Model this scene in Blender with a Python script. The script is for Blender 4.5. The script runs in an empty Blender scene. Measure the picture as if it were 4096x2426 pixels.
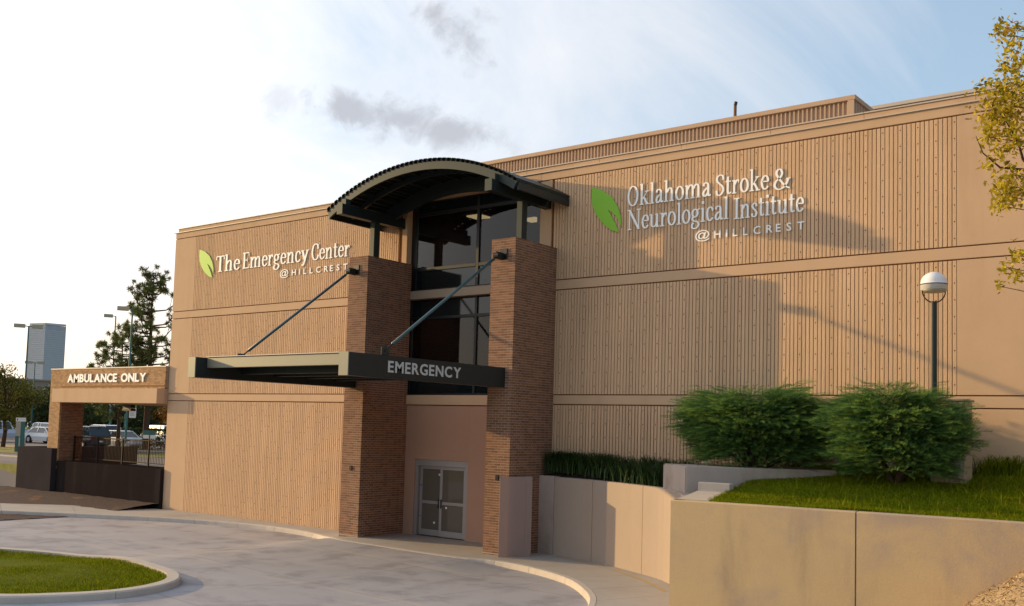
import bpy, bmesh, math, random
import numpy as np
from mathutils import Vector, Matrix

random.seed(7)
rng = np.random.default_rng(7)
S = bpy.context.scene
COL = S.collection

# ------------------------------------------------------------------ camera
cam = bpy.data.cameras.new("camera")
cam.sensor_fit = 'HORIZONTAL'
cam.sensor_width = 36.0
cam.lens = 35.3957
cam.shift_y = 0.05547
cam.clip_end = 5000
camo = bpy.data.objects.new("camera", cam)
COL.objects.link(camo)
RC = ((0.788289932497622, 0.6146563846690838, 0.02822252838471058),
      (-0.019234314518320868, 0.07046109919542047, -0.9973290703901012),
      (-0.6150032711034185, 0.7856416245882752, 0.06736626935188543))
camo.matrix_world = Matrix(((RC[0][0], -RC[1][0], -RC[2][0], 0.0),
                            (RC[0][1], -RC[1][1], -RC[2][1], -25.0),
                            (RC[0][2], -RC[1][2], -RC[2][2], 3.68),
                            (0, 0, 0, 1)))
S.camera = camo
CAM = np.array([0, -25.0, 3.68])

# ------------------------------------------------------------------ sun and sky
EL = math.radians(11.7)
AZ = math.radians(74.0)
TO_SUN = Vector((-math.sin(AZ) * math.cos(EL), -math.cos(AZ) * math.cos(EL), math.sin(EL)))
sun = bpy.data.lights.new("sun", 'SUN')
sun.energy = 5.0
sun.angle = math.radians(0.6)
sun.color = (1.0, 0.70, 0.30)
suno = bpy.data.objects.new("sun", sun)
suno.rotation_euler = (-TO_SUN).to_track_quat('-Z', 'Y').to_euler()
COL.objects.link(suno)

W = bpy.data.worlds.new("World")
S.world = W
W.use_nodes = True
nt = W.node_tree
nt.nodes.clear()


class NT:
    """tiny helper for node graphs"""
    def __init__(s, tree): s.t = tree
    def n(s, kind, **kw):
        nd = s.t.nodes.new(kind)
        for k, v in kw.items():
            if k.startswith('_'):
                setattr(nd, k[1:], v)
        return nd
    def link(s, a, b): s.t.links.new(a, b)
    def val(s, sock, v):
        if hasattr(v, 'is_linked') or isinstance(v, bpy.types.NodeSocket): s.t.links.new(v, sock)
        else: sock.default_value = v
    def math(s, op, a, b=0.0, c=None, clamp=False):
        nd = s.n('ShaderNodeMath'); nd.operation = op; nd.use_clamp = clamp
        s.val(nd.inputs[0], a); s.val(nd.inputs[1], b)
        if c is not None: s.val(nd.inputs[2], c)
        return nd.outputs[0]
    def vmath(s, op, a, b):
        nd = s.n('ShaderNodeVectorMath'); nd.operation = op
        s.val(nd.inputs[0], a); s.val(nd.inputs[1], b)
        return nd.outputs['Value'] if op in ('DOT_PRODUCT', 'LENGTH', 'DISTANCE') else nd.outputs['Vector']
    def mix(s, f, a, b, mode='MIX'):
        nd = s.n('ShaderNodeMix'); nd.data_type = 'RGBA'; nd.blend_type = mode
        s.val(nd.inputs[0], f); s.val(nd.inputs[6], a); s.val(nd.inputs[7], b)
        return nd.outputs[2]
    def noise(s, vec, scale, detail=4.0, rough=0.55, dist=0.0):
        nd = s.n('ShaderNodeTexNoise')
        if vec is not None: s.link(vec, nd.inputs['Vector'])
        nd.inputs['Scale'].default_value = scale; nd.inputs['Detail'].default_value = detail
        nd.inputs['Roughness'].default_value = rough; nd.inputs['Distortion'].default_value = dist
        return nd.outputs['Fac']
    def ramp(s, f, lo, hi):
        nd = s.n('ShaderNodeMapRange'); nd.interpolation_type = 'SMOOTHSTEP'
        s.val(nd.inputs[0], f); nd.inputs[1].default_value = lo; nd.inputs[2].default_value = hi
        return nd.outputs[0]


def c4(c): return (c[0], c[1], c[2], 1.0)


g = NT(nt)
out = g.n('ShaderNodeOutputWorld')
bg = g.n('ShaderNodeBackground')
bg.inputs['Strength'].default_value = 0.1
g.link(bg.outputs[0], out.inputs[0])
sky = g.n('ShaderNodeTexSky')
sky.sky_type = 'NISHITA'
sky.sun_disc = False
sky.sun_elevation = EL
sky.sun_rotation = math.atan2(TO_SUN.x, TO_SUN.y)
sky.air_density = 1.0
sky.dust_density = 1.2
sky.ozone_density = 1.5
tc = g.n('ShaderNodeTexCoord')
dirv = tc.outputs['Generated']
sep = g.n('ShaderNodeSeparateXYZ'); g.link(dirv, sep.inputs[0])
zc = g.math('MAXIMUM', sep.outputs[2], 0.0)
den = g.math('ADD', zc, 0.16)
px_ = g.math('DIVIDE', sep.outputs[0], den)
py_ = g.math('DIVIDE', sep.outputs[1], den)
comb = g.n('ShaderNodeCombineXYZ'); g.link(px_, comb.inputs[0]); g.link(py_, comb.inputs[1])
plane = comb.outputs[0]
sund = g.vmath('DOT_PRODUCT', dirv, tuple(TO_SUN))
near_sun = g.math('MAXIMUM', sund, 0.0)
veil = g.math('MULTIPLY_ADD', g.ramp(sund, -0.85, 0.15), 0.58, 0.42)   # the high veil thins away from the sun
# thin high cloud: thicker towards the sun, streaky towards the open blue
mapn = g.n('ShaderNodeMapping'); g.link(plane, mapn.inputs[0])
mapn.inputs['Rotation'].default_value = (0, 0, 0.5); mapn.inputs['Scale'].default_value = (1.0, 0.45, 1.0)
wisp = g.noise(mapn.outputs[0], 1.1, 7.0, 0.6, 0.9)
wf = g.math('ADD', wisp, g.math('MULTIPLY', near_sun, 0.80))
wmask = g.ramp(wf, 0.52, 1.02)
wmask = g.math('MAXIMUM', wmask, g.math('MULTIPLY', veil, 0.12))
warm = g.ramp(zc, 0.22, 0.0)
glow = g.math('POWER', near_sun, 3.0)
ccol = g.mix(warm, (9.2, 9.4, 9.9, 1), (11.0, 9.2, 7.2, 1))
gl = g.math('MULTIPLY_ADD', glow, 0.9, 0.96)
ccol = g.mix(1.0, ccol, gl, 'MULTIPLY')
skyb = g.mix(1.0, sky.outputs[0], (1.5, 1.5, 1.5, 1), 'MULTIPLY')
veilc = g.mix(1.0, (1.9, 2.75, 3.6, 1), veil, 'MULTIPLY')
skyb = g.mix(1.0, skyb, veilc, 'ADD')
skyc = g.mix(wmask, skyb, ccol)
# a few small grey cumulus scraps
warp = g.noise(dirv, 9.0, 6.0, 0.6)
def puff(center, ax, rx, rz, seed):
    c = Vector(center).normalized()
    rt = Vector((c.y, -c.x, 0)).normalized(); up = rt.cross(c)
    tilt = ax
    r2 = rt * math.cos(tilt) + up * math.sin(tilt); u2 = up * math.cos(tilt) - rt * math.sin(tilt)
    a = g.math('DIVIDE', g.vmath('DOT_PRODUCT', dirv, tuple(r2)), rx * 1.35)
    off = c.dot(u2)
    b = g.math('DIVIDE', g.vmath('DOT_PRODUCT', dirv, tuple(u2)), rz * 1.45)
    d = g.math('SQRT', g.math('ADD', g.math('MULTIPLY', a, a), g.math('MULTIPLY', b, b)))
    front = g.ramp(g.vmath('DOT_PRODUCT', dirv, tuple(c)), 0.3, 0.6)
    nz = g.noise(dirv, 26.0 + seed, 7.0, 0.62, 0.4)
    m = g.math('SUBTRACT', g.math('MULTIPLY_ADD', nz, 2.3, -0.35), d)
    return g.math('MULTIPLY', g.ramp(m, -0.15, 0.75), front)
PUFFS = [((-0.6307, 0.6741, 0.3846), 0.0, 0.0223, 0.0162, 0), ((-0.611, 0.702, 0.3659), -0.6, 0.0244, 0.0244, 3), ((-0.6696, 0.6837, 0.2903), -0.18, 0.0771, 0.0183, 1), ((-0.7063, 0.6432, 0.2958), -0.3, 0.0446, 0.0162, 5), ((-0.7478, 0.5936, 0.2975), 0.5, 0.0213, 0.01464, 2), ((-0.6393, 0.7149, 0.2833), 0.0, 0.0446, 0.0122, 7)]
pm = None
for cen, ax, rx, rz, sd in PUFFS:
    p_ = puff(cen, ax, rx, rz, sd)
    if sd == 2: p_ = g.math('MULTIPLY', p_, 0.4)
    pm = p_ if pm is None else g.math('MAXIMUM', pm, p_)
skyc = g.mix(g.math('MULTIPLY', pm, 0.85), skyc, (5.3, 5.5, 6.1, 1))
g.link(skyc, bg.inputs['Color'])

S.view_settings.view_transform = 'Standard'
S.view_settings.look = 'None'
S.view_settings.exposure = 0.0
S.view_settings.gamma = 1.0
S.view_settings.use_curve_mapping = False

# ------------------------------------------------------------------ materials
MATS = {}


def mat(name, col, rough=0.8, noise=None, noise2=None, bump=None, rnd=0.0, metal=0.0, spec=0.18, alt=None, streak=None, tone=None, trans=0.0, joint=0.0):
    """col base colour; noise (scale, amount); alt (colour, scale, lo, hi) blotches; streak (colour, amount) vertical wear;
    rnd piece to piece variation; bump (scale, strength, distance)"""
    if name in MATS: return MATS[name]
    m = bpy.data.materials.new(name); m.use_nodes = True
    t = NT(m.node_tree); b = m.node_tree.nodes['Principled BSDF']
    geo = t.n('ShaderNodeNewGeometry'); pos = geo.outputs['Position']
    c = None
    base = c4(col)
    if alt:
        f = t.ramp(t.noise(pos, alt[1], 5.0, 0.6, 0.3), alt[2], alt[3])
        c = t.mix(f, base, c4(alt[0]))
    if streak:
        mp = t.n('ShaderNodeMapping'); t.link(pos, mp.inputs[0]); mp.inputs['Scale'].default_value = streak[2]
        f = t.math('MULTIPLY', t.ramp(t.noise(mp.outputs[0], 1.0, 5.0, 0.6), 0.5, 0.78), streak[1])
        c = t.mix(f, c if c is not None else base, c4(streak[0]))
    if noise:
        f = t.math('MULTIPLY_ADD', t.noise(pos, noise[0], 6.0, 0.65), 2 * noise[1], 1 - noise[1])
        c = t.mix(1.0, c if c is not None else base, f, 'MULTIPLY')
    if noise2:
        f = t.math('MULTIPLY_ADD', t.noise(pos, noise2[0], 3.0, 0.6), 2 * noise2[1], 1 - noise2[1])
        c = t.mix(1.0, c if c is not None else base, f, 'MULTIPLY')
    if joint:
        sx_ = t.n('ShaderNodeSeparateXYZ'); mr_ = t.n('ShaderNodeMapping'); mr_.inputs['Rotation'].default_value = (0, 0, 0.12); t.link(pos, mr_.inputs[0]); t.link(mr_.outputs[0], sx_.inputs[0])
        ln_ = None
        for ax_ in (0, 1):
            f = t.math('ABSOLUTE', t.math('SUBTRACT', t.math('FRACT', t.math('DIVIDE', sx_.outputs[ax_], joint)), 0.5))
            f = t.math('GREATER_THAN', f, 0.5 - 0.011 / joint)
            ln_ = f if ln_ is None else t.math('MAXIMUM', ln_, f)
        c = t.mix(t.math('MULTIPLY', ln_, 0.55), c if c is not None else base, (0.12, 0.10, 0.09, 1))
    if rnd:
        oi = t.n('ShaderNodeObjectInfo')
        r = t.math('FRACT', t.math('ADD', oi.outputs['Random'], geo.outputs['Random Per Island']))
        f = t.math('MULTIPLY_ADD', r, 2 * rnd, 1 - rnd)
        c = t.mix(1.0, c if c is not None else base, f, 'MULTIPLY')
    if tone:
        at = t.n('ShaderNodeAttribute'); at.attribute_name = 'tone'
        c = t.mix(at.outputs['Fac'], c if c is not None else base, c4(tone))
    if c is not None: t.link(c, b.inputs['Base Color'])
    else: b.inputs['Base Color'].default_value = base
    b.inputs['Roughness'].default_value = rough
    b.inputs['Metallic'].default_value = metal
    b.inputs['Specular IOR Level'].default_value = spec
    if bump:
        bn = t.n('ShaderNodeBump'); bn.inputs['Strength'].default_value = bump[1]; bn.inputs['Distance'].default_value = bump[2]
        t.link(t.noise(pos, bump[0], 5.0, 0.65), bn.inputs['Height']); t.link(bn.outputs[0], b.inputs['Normal'])
    if trans:
        tr = t.n('ShaderNodeBsdfTranslucent'); ms = t.n('ShaderNodeMixShader'); ms.inputs[0].default_value = trans
        if c is not None: t.link(c, tr.inputs[0])
        else: tr.inputs[0].default_value = base
        o = m.node_tree.nodes['Material Output']
        t.link(b.outputs[0], ms.inputs[1]); t.link(tr.outputs[0], ms.inputs[2]); t.link(ms.outputs[0], o.inputs[0])
    MATS[name] = m
    return m


def glass_mat(name, tint, opacity, rough=0.02, body=(0.01, 0.012, 0.014)):
    """window glass: reflection by Fresnel over a tinted, partly see-through body"""
    if name in MATS: return MATS[name]
    m = bpy.data.materials.new(name); m.use_nodes = True
    t = NT(m.node_tree); m.node_tree.nodes.clear()
    o = t.n('ShaderNodeOutputMaterial')
    tr = t.n('ShaderNodeBsdfTransparent'); tr.inputs[0].default_value = c4(tint)
    df = t.n('ShaderNodeBsdfDiffuse'); df.inputs[0].default_value = c4(body)
    gl = t.n('ShaderNodeBsdfGlossy'); gl.inputs['Roughness'].default_value = rough
    fr = t.n('ShaderNodeFresnel'); fr.inputs[0].default_value = 1.42
    m1 = t.n('ShaderNodeMixShader'); m1.inputs[0].default_value = opacity
    m2 = t.n('ShaderNodeMixShader')
    t.link(tr.outputs[0], m1.inputs[1]); t.link(df.outputs[0], m1.inputs[2])
    t.link(fr.outputs[0], m2.inputs[0]); t.link(m1.outputs[0], m2.inputs[1]); t.link(gl.outputs[0], m2.inputs[2])
    t.link(m2.outputs[0], o.inputs[0])
    MATS[name] = m
    return m


TAN = (0.56, 0.368, 0.230)
M_conc = mat('tan_concrete', TAN, 0.9, noise=(0.8, 0.10), noise2=(60, 0.12), bump=(45, 0.35, 0.01), streak=((0.44, 0.28, 0.17), 0.5, (0.9, 0.9, 0.12)))
M_rib = mat('ribbed_concrete', (0.62, 0.405, 0.248), 0.92, noise=(0.5, 0.15), noise2=(38, 0.26), bump=(30, 0.8, 0.02), rnd=0.07, streak=((0.44, 0.28, 0.17), 0.55, (2.2, 2.2, 0.10)))
M_joint = mat('groove_backing', (0.26, 0.10, 0.03), 0.95, noise=(3, 0.25))  # red-brown backing behind the ribs, darker than their concrete
M_hole = mat('tie_hole_shade', (0.05, 0.025, 0.015), 0.9)  # dark disc colour stands in for the shade inside uncut tie holes
M_cap = mat('metal_coping', (0.52, 0.43, 0.35), 0.45, noise=(2, 0.08), spec=0.5)
M_screen = mat('painted_screen', (0.52, 0.35, 0.235), 0.7, noise=(1.5, 0.10), streak=((0.40, 0.25, 0.16), 0.3, (4, 4, 0.5)))
M_brick = mat('brown_brick', (0.215, 0.106, 0.062), 0.9, noise=(14, 0.22), noise2=(70, 0.2), rnd=0.24, bump=(60, 0.4, 0.006))
M_mortar = mat('grey_mortar', (0.42, 0.325, 0.26), 0.95, noise=(25, 0.2), bump=(80, 0.4, 0.004))
M_tanbrick = mat('tan_brick', (0.42, 0.245, 0.125), 0.9, noise=(10, 0.2), rnd=0.22, bump=(60, 0.3, 0.006))
M_green = mat('dark_green_steel', (0.016, 0.022, 0.023), 0.45, noise=(6, 0.12), spec=0.35)
M_olive = mat('grey_olive_steel', (0.20, 0.19, 0.145), 0.5, noise=(3, 0.10), spec=0.5)
M_bronze = mat('bronze_frame', (0.012, 0.012, 0.012), 0.4, spec=0.35)
M_tanmetal = mat('taupe_metal_panel', (0.33, 0.245, 0.175), 0.55, noise=(2, 0.06))
M_stucco = mat('rose_stucco', (0.43, 0.25, 0.175), 0.92, noise=(0.7, 0.08), noise2=(50, 0.1), bump=(120, 0.4, 0.006))
M_alu = mat('aluminium', (0.31, 0.275, 0.27), 0.45, metal=0.2, noise=(5, 0.06), spec=0.5)
M_white = mat('white_letters', (0.93, 0.91, 0.89), 0.5)
M_greyl = mat('grey_letters', (0.50, 0.50, 0.50), 0.5)
M_leaf = mat('leaf_green_enamel', (0.24, 0.50, 0.045), 0.45)
M_slab = mat('pavement_concrete', (0.39, 0.345, 0.305), 0.9, noise=(0.9, 0.14), noise2=(35, 0.10), bump=(70, 0.3, 0.006), alt=((0.36, 0.30, 0.26), 0.5, 0.5, 0.75))
M_kerb = mat('kerb_concrete', (0.50, 0.43, 0.37), 0.9, noise=(3, 0.16), noise2=(45, 0.14), bump=(50, 0.5, 0.01))
M_road = mat('driveway_concrete', (0.36, 0.335, 0.345), 0.88, joint=3.6, noise=(0.35, 0.16), noise2=(40, 0.12), bump=(80, 0.35, 0.006),
             alt=((0.265, 0.245, 0.255), 0.8, 0.45, 0.68), streak=((0.45, 0.39, 0.35), 0.75, (0.25, 1.4, 1)))
M_wallc = mat('weathered_concrete', (0.55, 0.385, 0.205), 0.92, noise=(0.5, 0.12), noise2=(30, 0.09), bump=(28, 0.35, 0.012),
              alt=((0.42, 0.31, 0.225), 0.6, 0.42, 0.70), streak=((0.32, 0.235, 0.16), 0.7, (1.1, 1.1, 0.22)))
M_wallp = mat('pink_concrete', (0.37, 0.29, 0.235), 0.92, noise=(0.6, 0.08), noise2=(30, 0.07), bump=(30, 0.25, 0.01), streak=((0.38, 0.27, 0.18), 0.4, (1.3, 1.3, 0.25)))
M_walltop = mat('pale_concrete', (0.52, 0.42, 0.33), 0.9, noise=(2, 0.12), noise2=(40, 0.1), bump=(50, 0.3, 0.008))
M_block = mat('grey_concrete', (0.42, 0.34, 0.29), 0.92, noise=(0.9, 0.14), noise2=(30, 0.1), bump=(30, 0.4, 0.012), alt=((0.33, 0.25, 0.20), 1.0, 0.5, 0.75))
M_darkwall = mat('near_black_concrete', (0.026, 0.019, 0.018), 0.95, noise=(0.6, 0.25), streak=((0.045, 0.037, 0.036), 0.7, (1.0, 1.0, 0.15)), bump=(30, 0.3, 0.01), spec=0.0)  # near-black base colour with slightly lighter vertical streaks
M_greywall = mat('dark_grey_concrete', (0.050, 0.041, 0.042), 0.95, noise=(0.8, 0.25), streak=((0.05, 0.04, 0.04), 0.7, (1.0, 1.0, 0.3)), bump=(30, 0.3, 0.01), spec=0.0)  # dark grey base colour with faint vertical streaks
M_soil = mat('dark_soil', (0.085, 0.055, 0.048), 1.0, noise=(5, 0.5), noise2=(30, 0.3), bump=(9, 0.9, 0.08), alt=((0.22, 0.11, 0.05), 0.6, 0.55, 0.7))
M_mulch = mat('straw_mulch', (0.37, 0.255, 0.14), 1.0, noise=(8, 0.4), noise2=(40, 0.3), bump=(20, 0.8, 0.05))
M_chip = mat('mulch_chip', (0.46, 0.33, 0.19), 0.95, rnd=0.55)
M_turf = mat('turf_soil', (0.10, 0.115, 0.006), 1.0, spec=0.05, noise=(2.2, 0.35), noise2=(25, 0.3), bump=(25, 0.7, 0.04))
M_grass = mat('grass_blade', (0.17, 0.20, 0.006), 0.9, spec=0.05, noise=(1.2, 0.35), rnd=0.6, alt=((0.30, 0.22, 0.03), 2.6, 0.56, 0.74), trans=0.3)
M_border = mat('border_blade', (0.030, 0.062, 0.012), 0.5, rnd=0.6, trans=0.25, spec=0.5)
M_jun = mat('juniper_spray', (0.034, 0.108, 0.046), 0.85, spec=0.03, rnd=0.45, tone=(0.40, 0.56, 0.10), trans=0.38)
M_bark = mat('brown_bark', (0.085, 0.05, 0.032), 0.95, noise=(12, 0.4), bump=(25, 0.8, 0.03))
M_pine = mat('pine_needle', (0.135, 0.155, 0.040), 0.7, rnd=0.5, trans=0.2)
M_dec = [mat('olive_leaf', (0.115, 0.115, 0.018), 0.65, rnd=0.55, trans=0.3), mat('dark_leaf', (0.050, 0.066, 0.020), 0.65, rnd=0.5, trans=0.25),
         mat('rust_leaf', (0.17, 0.085, 0.018), 0.65, rnd=0.5, trans=0.3)]
M_near = mat('golden_leaf', (0.40, 0.30, 0.018), 0.6, rnd=0.6, trans=0.4, alt=((0.42, 0.22, 0.02), 2.5, 0.55, 0.7))
M_hedge = mat('hedge_leaf', (0.035, 0.060, 0.018), 0.7, rnd=0.5, trans=0.2)
M_teal = mat('teal_pole', (0.035, 0.13, 0.125), 0.5, spec=0.5)
M_lamp = mat('lamp_head', (0.42, 0.38, 0.28), 0.5)
M_dome = mat('white_enamel', (0.78, 0.74, 0.74), 0.35)
M_diff = mat('lamp_diffuser', (0.42, 0.38, 0.30), 0.4)
M_black = mat('black_metal', (0.012, 0.012, 0.012), 0.5)
M_brown = mat('brown_railing', (0.028, 0.014, 0.010), 0.6, spec=0.1)
M_asph = mat('parking_asphalt', (0.20, 0.165, 0.15), 0.95, noise=(0.6, 0.15), noise2=(12, 0.1))
M_drygr = mat('dry_verge', (0.24, 0.20, 0.055), 1.0, noise=(1.5, 0.35), noise2=(14, 0.3), alt=((0.11, 0.13, 0.03), 0.35, 0.45, 0.65))
M_tyre = mat('tyre_rubber', (0.015, 0.015, 0.015), 0.85)
M_rim = mat('alloy_rim', (0.5, 0.5, 0.5), 0.35, metal=0.7)
M_carglass = mat('car_glass', (0.02, 0.026, 0.03), 0.06, spec=0.7)
M_red = mat('red_lens', (0.30, 0.01, 0.012), 0.3)
M_lens = mat('clear_lens', (0.7, 0.7, 0.68), 0.2)
M_blue = mat('blue_tape', (0.02, 0.12, 0.42), 0.6)
M_banner_g = mat('banner_green', (0.22, 0.46, 0.05), 0.7)
M_banner_w = mat('banner_white', (0.75, 0.72, 0.70), 0.7)
M_sky1 = mat('hazed_tower_cladding', (0.50, 0.52, 0.60), 0.7)  # light grey cladding, lightened and blued to paint in distance haze
M_sky2 = mat('hazed_window', (0.34, 0.37, 0.45), 0.35)  # window colour lifted towards the cladding, haze painted in
M_farb = mat('far_building_wall', (0.30, 0.24, 0.21), 0.9, noise=(0.05, 0.1))
M_farp = mat('far_pale_wall', (0.50, 0.52, 0.56), 0.9)
M_glass = glass_mat('tinted_glass', (0.42, 0.40, 0.36), 0.25)
M_spandrel = mat('spandrel_glass', (0.008, 0.012, 0.013), 0.06, spec=0.5)
M_doorglass = glass_mat('door_glass', (0.30, 0.27, 0.22), 0.75, 0.03, (0.17, 0.14, 0.115))
M_room = mat('interior_wall', (0.28, 0.16, 0.09), 0.9)
M_cabinet = mat('beige_cabinet', (0.44, 0.32, 0.22), 0.6, noise=(2, 0.08))


def acrylic():
    m = bpy.data.materials.new('frosted_acrylic'); m.use_nodes = True
    t = NT(m.node_tree); m.node_tree.nodes.clear()
    o = t.n('ShaderNodeOutputMaterial'); tr = t.n('ShaderNodeBsdfTransparent'); tr.inputs[0].default_value = (0.92, 0.9, 0.9, 1)
    d = t.n('ShaderNodeBsdfDiffuse'); d.inputs[0].default_value = (0.42, 0.32, 0.29, 1)
    x = t.n('ShaderNodeMixShader'); x.inputs[0].default_value = 0.62
    t.link(tr.outputs[0], x.inputs[1]); t.link(d.outputs[0], x.inputs[2]); t.link(x.outputs[0], o.inputs[0])
    return m


M_acrylic = acrylic()
M_ceil = bpy.data.materials.new('ceiling_light'); M_ceil.use_nodes = True
_b = M_ceil.node_tree.nodes['Principled BSDF']; _b.inputs['Emission Color'].default_value = (1, 0.85, 0.55, 1); _b.inputs['Emission Strength'].default_value = 3.5

# ------------------------------------------------------------------ object helpers


def sm(t):
    t = min(max(t, 0.0), 1.0)
    return t * t * (3 - 2 * t)


def tag(o, label=None, cat=None, group=None, kind=None):
    if label: o['label'] = label
    if cat: o['category'] = cat
    if group: o['group'] = group
    if kind: o['kind'] = kind
    return o


def thing(name, loc, label=None, cat=None, group=None, kind=None, rz=0.0):
    o = bpy.data.objects.new(name, None)
    o.location = loc; o.rotation_euler = (0, 0, rz); o.empty_display_size = 0.2
    COL.objects.link(o)
    return tag(o, label, cat, group, kind)


def world_loc(o):
    v = Vector(o.location)
    p = o.parent
    while p is not None:
        v = Matrix.Rotation(p.rotation_euler.z, 3, 'Z') @ v + Vector(p.location)
        p = p.parent
    return v


def link(name, me, parent=None, loc=(0, 0, 0), rot=None):
    o = bpy.data.objects.new(name, me)
    COL.objects.link(o)
    if parent is not None: o.parent = parent
    o.location = loc
    if rot is not None: o.rotation_euler = rot
    return o


class MB:
    def __init__(s): s.v = []; s.f = []
    def add(s, vs, fs):
        k = len(s.v)
        s.v.extend(tuple(map(float, v)) for v in vs); s.f.extend(tuple(i + k for i in f) for f in fs)
        return s
    def box(s, x0, x1, y0, y1, z0, z1):
        return s.add([(x0, y0, z0), (x1, y0, z0), (x1, y1, z0), (x0, y1, z0), (x0, y0, z1), (x1, y0, z1), (x1, y1, z1), (x0, y1, z1)],
                     [(0, 3, 2, 1), (4, 5, 6, 7), (0, 1, 5, 4), (1, 2, 6, 5), (2, 3, 7, 6), (3, 0, 4, 7)])
    def cbox(s, x0, x1, y0, y1, z0, z1, c=0.01):
        bm = bmesh.new()
        bmesh.ops.create_cube(bm, size=1.0)
        for v in bm.verts:
            v.co = ((x0 + x1) / 2 + v.co.x * (x1 - x0), (y0 + y1) / 2 + v.co.y * (y1 - y0), (z0 + z1) / 2 + v.co.z * (z1 - z0))
        bmesh.ops.bevel(bm, geom=list(bm.edges), offset=c, segments=1, affect='EDGES')
        bm.verts.index_update()
        s.add([v.co for v in bm.verts], [[v.index for v in f.verts] for f in bm.faces])
        bm.free(); return s
    def prism(s, poly, z0, z1):
        n = len(poly)
        f0 = z0 if callable(z0) else (lambda x, y: z0)
        f1 = z1 if callable(z1) else (lambda x, y: z1)
        vs = [(x, y, f0(x, y)) for x, y in poly] + [(x, y, f1(x, y)) for x, y in poly]
        fs = [tuple(range(n - 1, -1, -1)), tuple(range(n, 2 * n))] + [(i, (i + 1) % n, n + (i + 1) % n, n + i) for i in range(n)]
        return s.add(vs, fs)
    def tube(s, p0, p1, r0, r1=None, n=8, caps=True):
        r1 = r0 if r1 is None else r1
        p0 = Vector(p0); p1 = Vector(p1); d = (p1 - p0).normalized()
        a = Vector((0, 0, 1)) if abs(d.z) < 0.9 else Vector((1, 0, 0))
        u = d.cross(a).normalized(); w = d.cross(u)
        vs = []
        for p, r in ((p0, r0), (p1, r1)):
            for i in range(n):
                t = 2 * math.pi * i / n
                vs.append(p + u * (math.cos(t) * r) + w * (math.sin(t) * r))
        fs = [(i, (i + 1) % n, n + (i + 1) % n, n + i) for i in range(n)]
        if caps: fs += [tuple(range(n - 1, -1, -1)), tuple(range(n, 2 * n))]
        return s.add(vs, fs)
    def path(s, pts, rs, n=7):
        for i in range(len(pts) - 1): s.tube(pts[i], pts[i + 1], rs[i], rs[i + 1], n, caps=True)
        return s
    def lathe(s, c, prof, n=24):
        vs = []; fs = []
        for r, z in prof:
            for i in range(n):
                t = 2 * math.pi * i / n
                vs.append((c[0] + r * math.cos(t), c[1] + r * math.sin(t), c[2] + z))
        m = len(prof)
        for j in range(m - 1):
            for i in range(n):
                fs.append((j * n + i, j * n + (i + 1) % n, (j + 1) * n + (i + 1) % n, (j + 1) * n + i))
        fs.append(tuple(range(n - 1, -1, -1))); fs.append(tuple(range((m - 1) * n, m * n)))
        return s.add(vs, fs)
    def build(s, name, m, parent=None, local=False, smooth=False, recalc=True):
        me = bpy.data.meshes.new(name)
        off = Vector((0, 0, 0)) if (parent is None or local) else world_loc(parent)
        me.from_pydata([(x - off.x, y - off.y, z - off.z) for x, y, z in s.v], [], s.f)
        if recalc:
            bm = bmesh.new(); bm.from_mesh(me); bmesh.ops.recalc_face_normals(bm, faces=bm.faces); bm.to_mesh(me); bm.free()
        if smooth: me.polygons.foreach_set('use_smooth', [True] * len(me.polygons))
        me.materials.append(m); me.update()
        return link(name, me, parent)


def np_mesh(name, V, F, m, parent=None, tone=None, smooth=False):
    """fast mesh from arrays: V (n,3), F (k,3 or 4)"""
    V = np.asarray(V, np.float32); F = np.asarray(F, np.int32)
    if parent is not None: V = V - np.array(world_loc(parent), np.float32)
    me = bpy.data.meshes.new(name)
    k, w = F.shape
    me.vertices.add(len(V)); me.vertices.foreach_set('co', V.ravel())
    me.loops.add(k * w); me.loops.foreach_set('vertex_index', F.ravel())
    me.polygons.add(k); me.polygons.foreach_set('loop_start', np.arange(0, k * w, w, dtype=np.int32))
    try: me.polygons.foreach_set('loop_total', np.full(k, w, np.int32))
    except Exception: pass
    if tone is not None:
        a = me.attributes.new('tone', 'FLOAT', 'POINT'); a.data.foreach_set('value', np.asarray(tone, np.float32))
    me.materials.append(m); me.update(calc_edges=True); me.validate()
    return link(name, me, parent)


def catmull(pts, k=4, closed=False):
    pts = [np.array(p, float) for p in pts]; n = len(pts); o = []
    rng_ = range(n) if closed else range(n - 1)
    for i in rng_:
        if closed: a, b, c, d = pts[i - 1], pts[i], pts[(i + 1) % n], pts[(i + 2) % n]
        else: a, b, c, d = pts[max(i - 1, 0)], pts[i], pts[i + 1], pts[min(i + 2, n - 1)]
        for j in range(k):
            t = j / k
            o.append(0.5 * ((2 * b) + (c - a) * t + (2 * a - 5 * b + 4 * c - d) * t * t + (3 * b - a - 3 * c + d) * t ** 3))
    if not closed: o.append(pts[-1])
    return o


# ------------------------------------------------------------------ ground heights
def zs(x, y=0): return -0.17 * sm((-24 - x) / 3)
def _bx(x): return sm((x + 27) / 2.5) * sm((-16.8 - x) / 2.2)
def _by(y): return sm((y + 6.5) / 3.5)
def zr(x, y): return zs(x) - 0.15 + 0.142 * _bx(x) * _by(y)
LOT = 1.15
def zg(x, y):
    if y > 0.0 and x < -38.0: return LOT
    return -0.45 + (LOT + 0.45) * sm((-49.0 - x + 0.25 * min(y, 0)) / 9.0)


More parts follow.
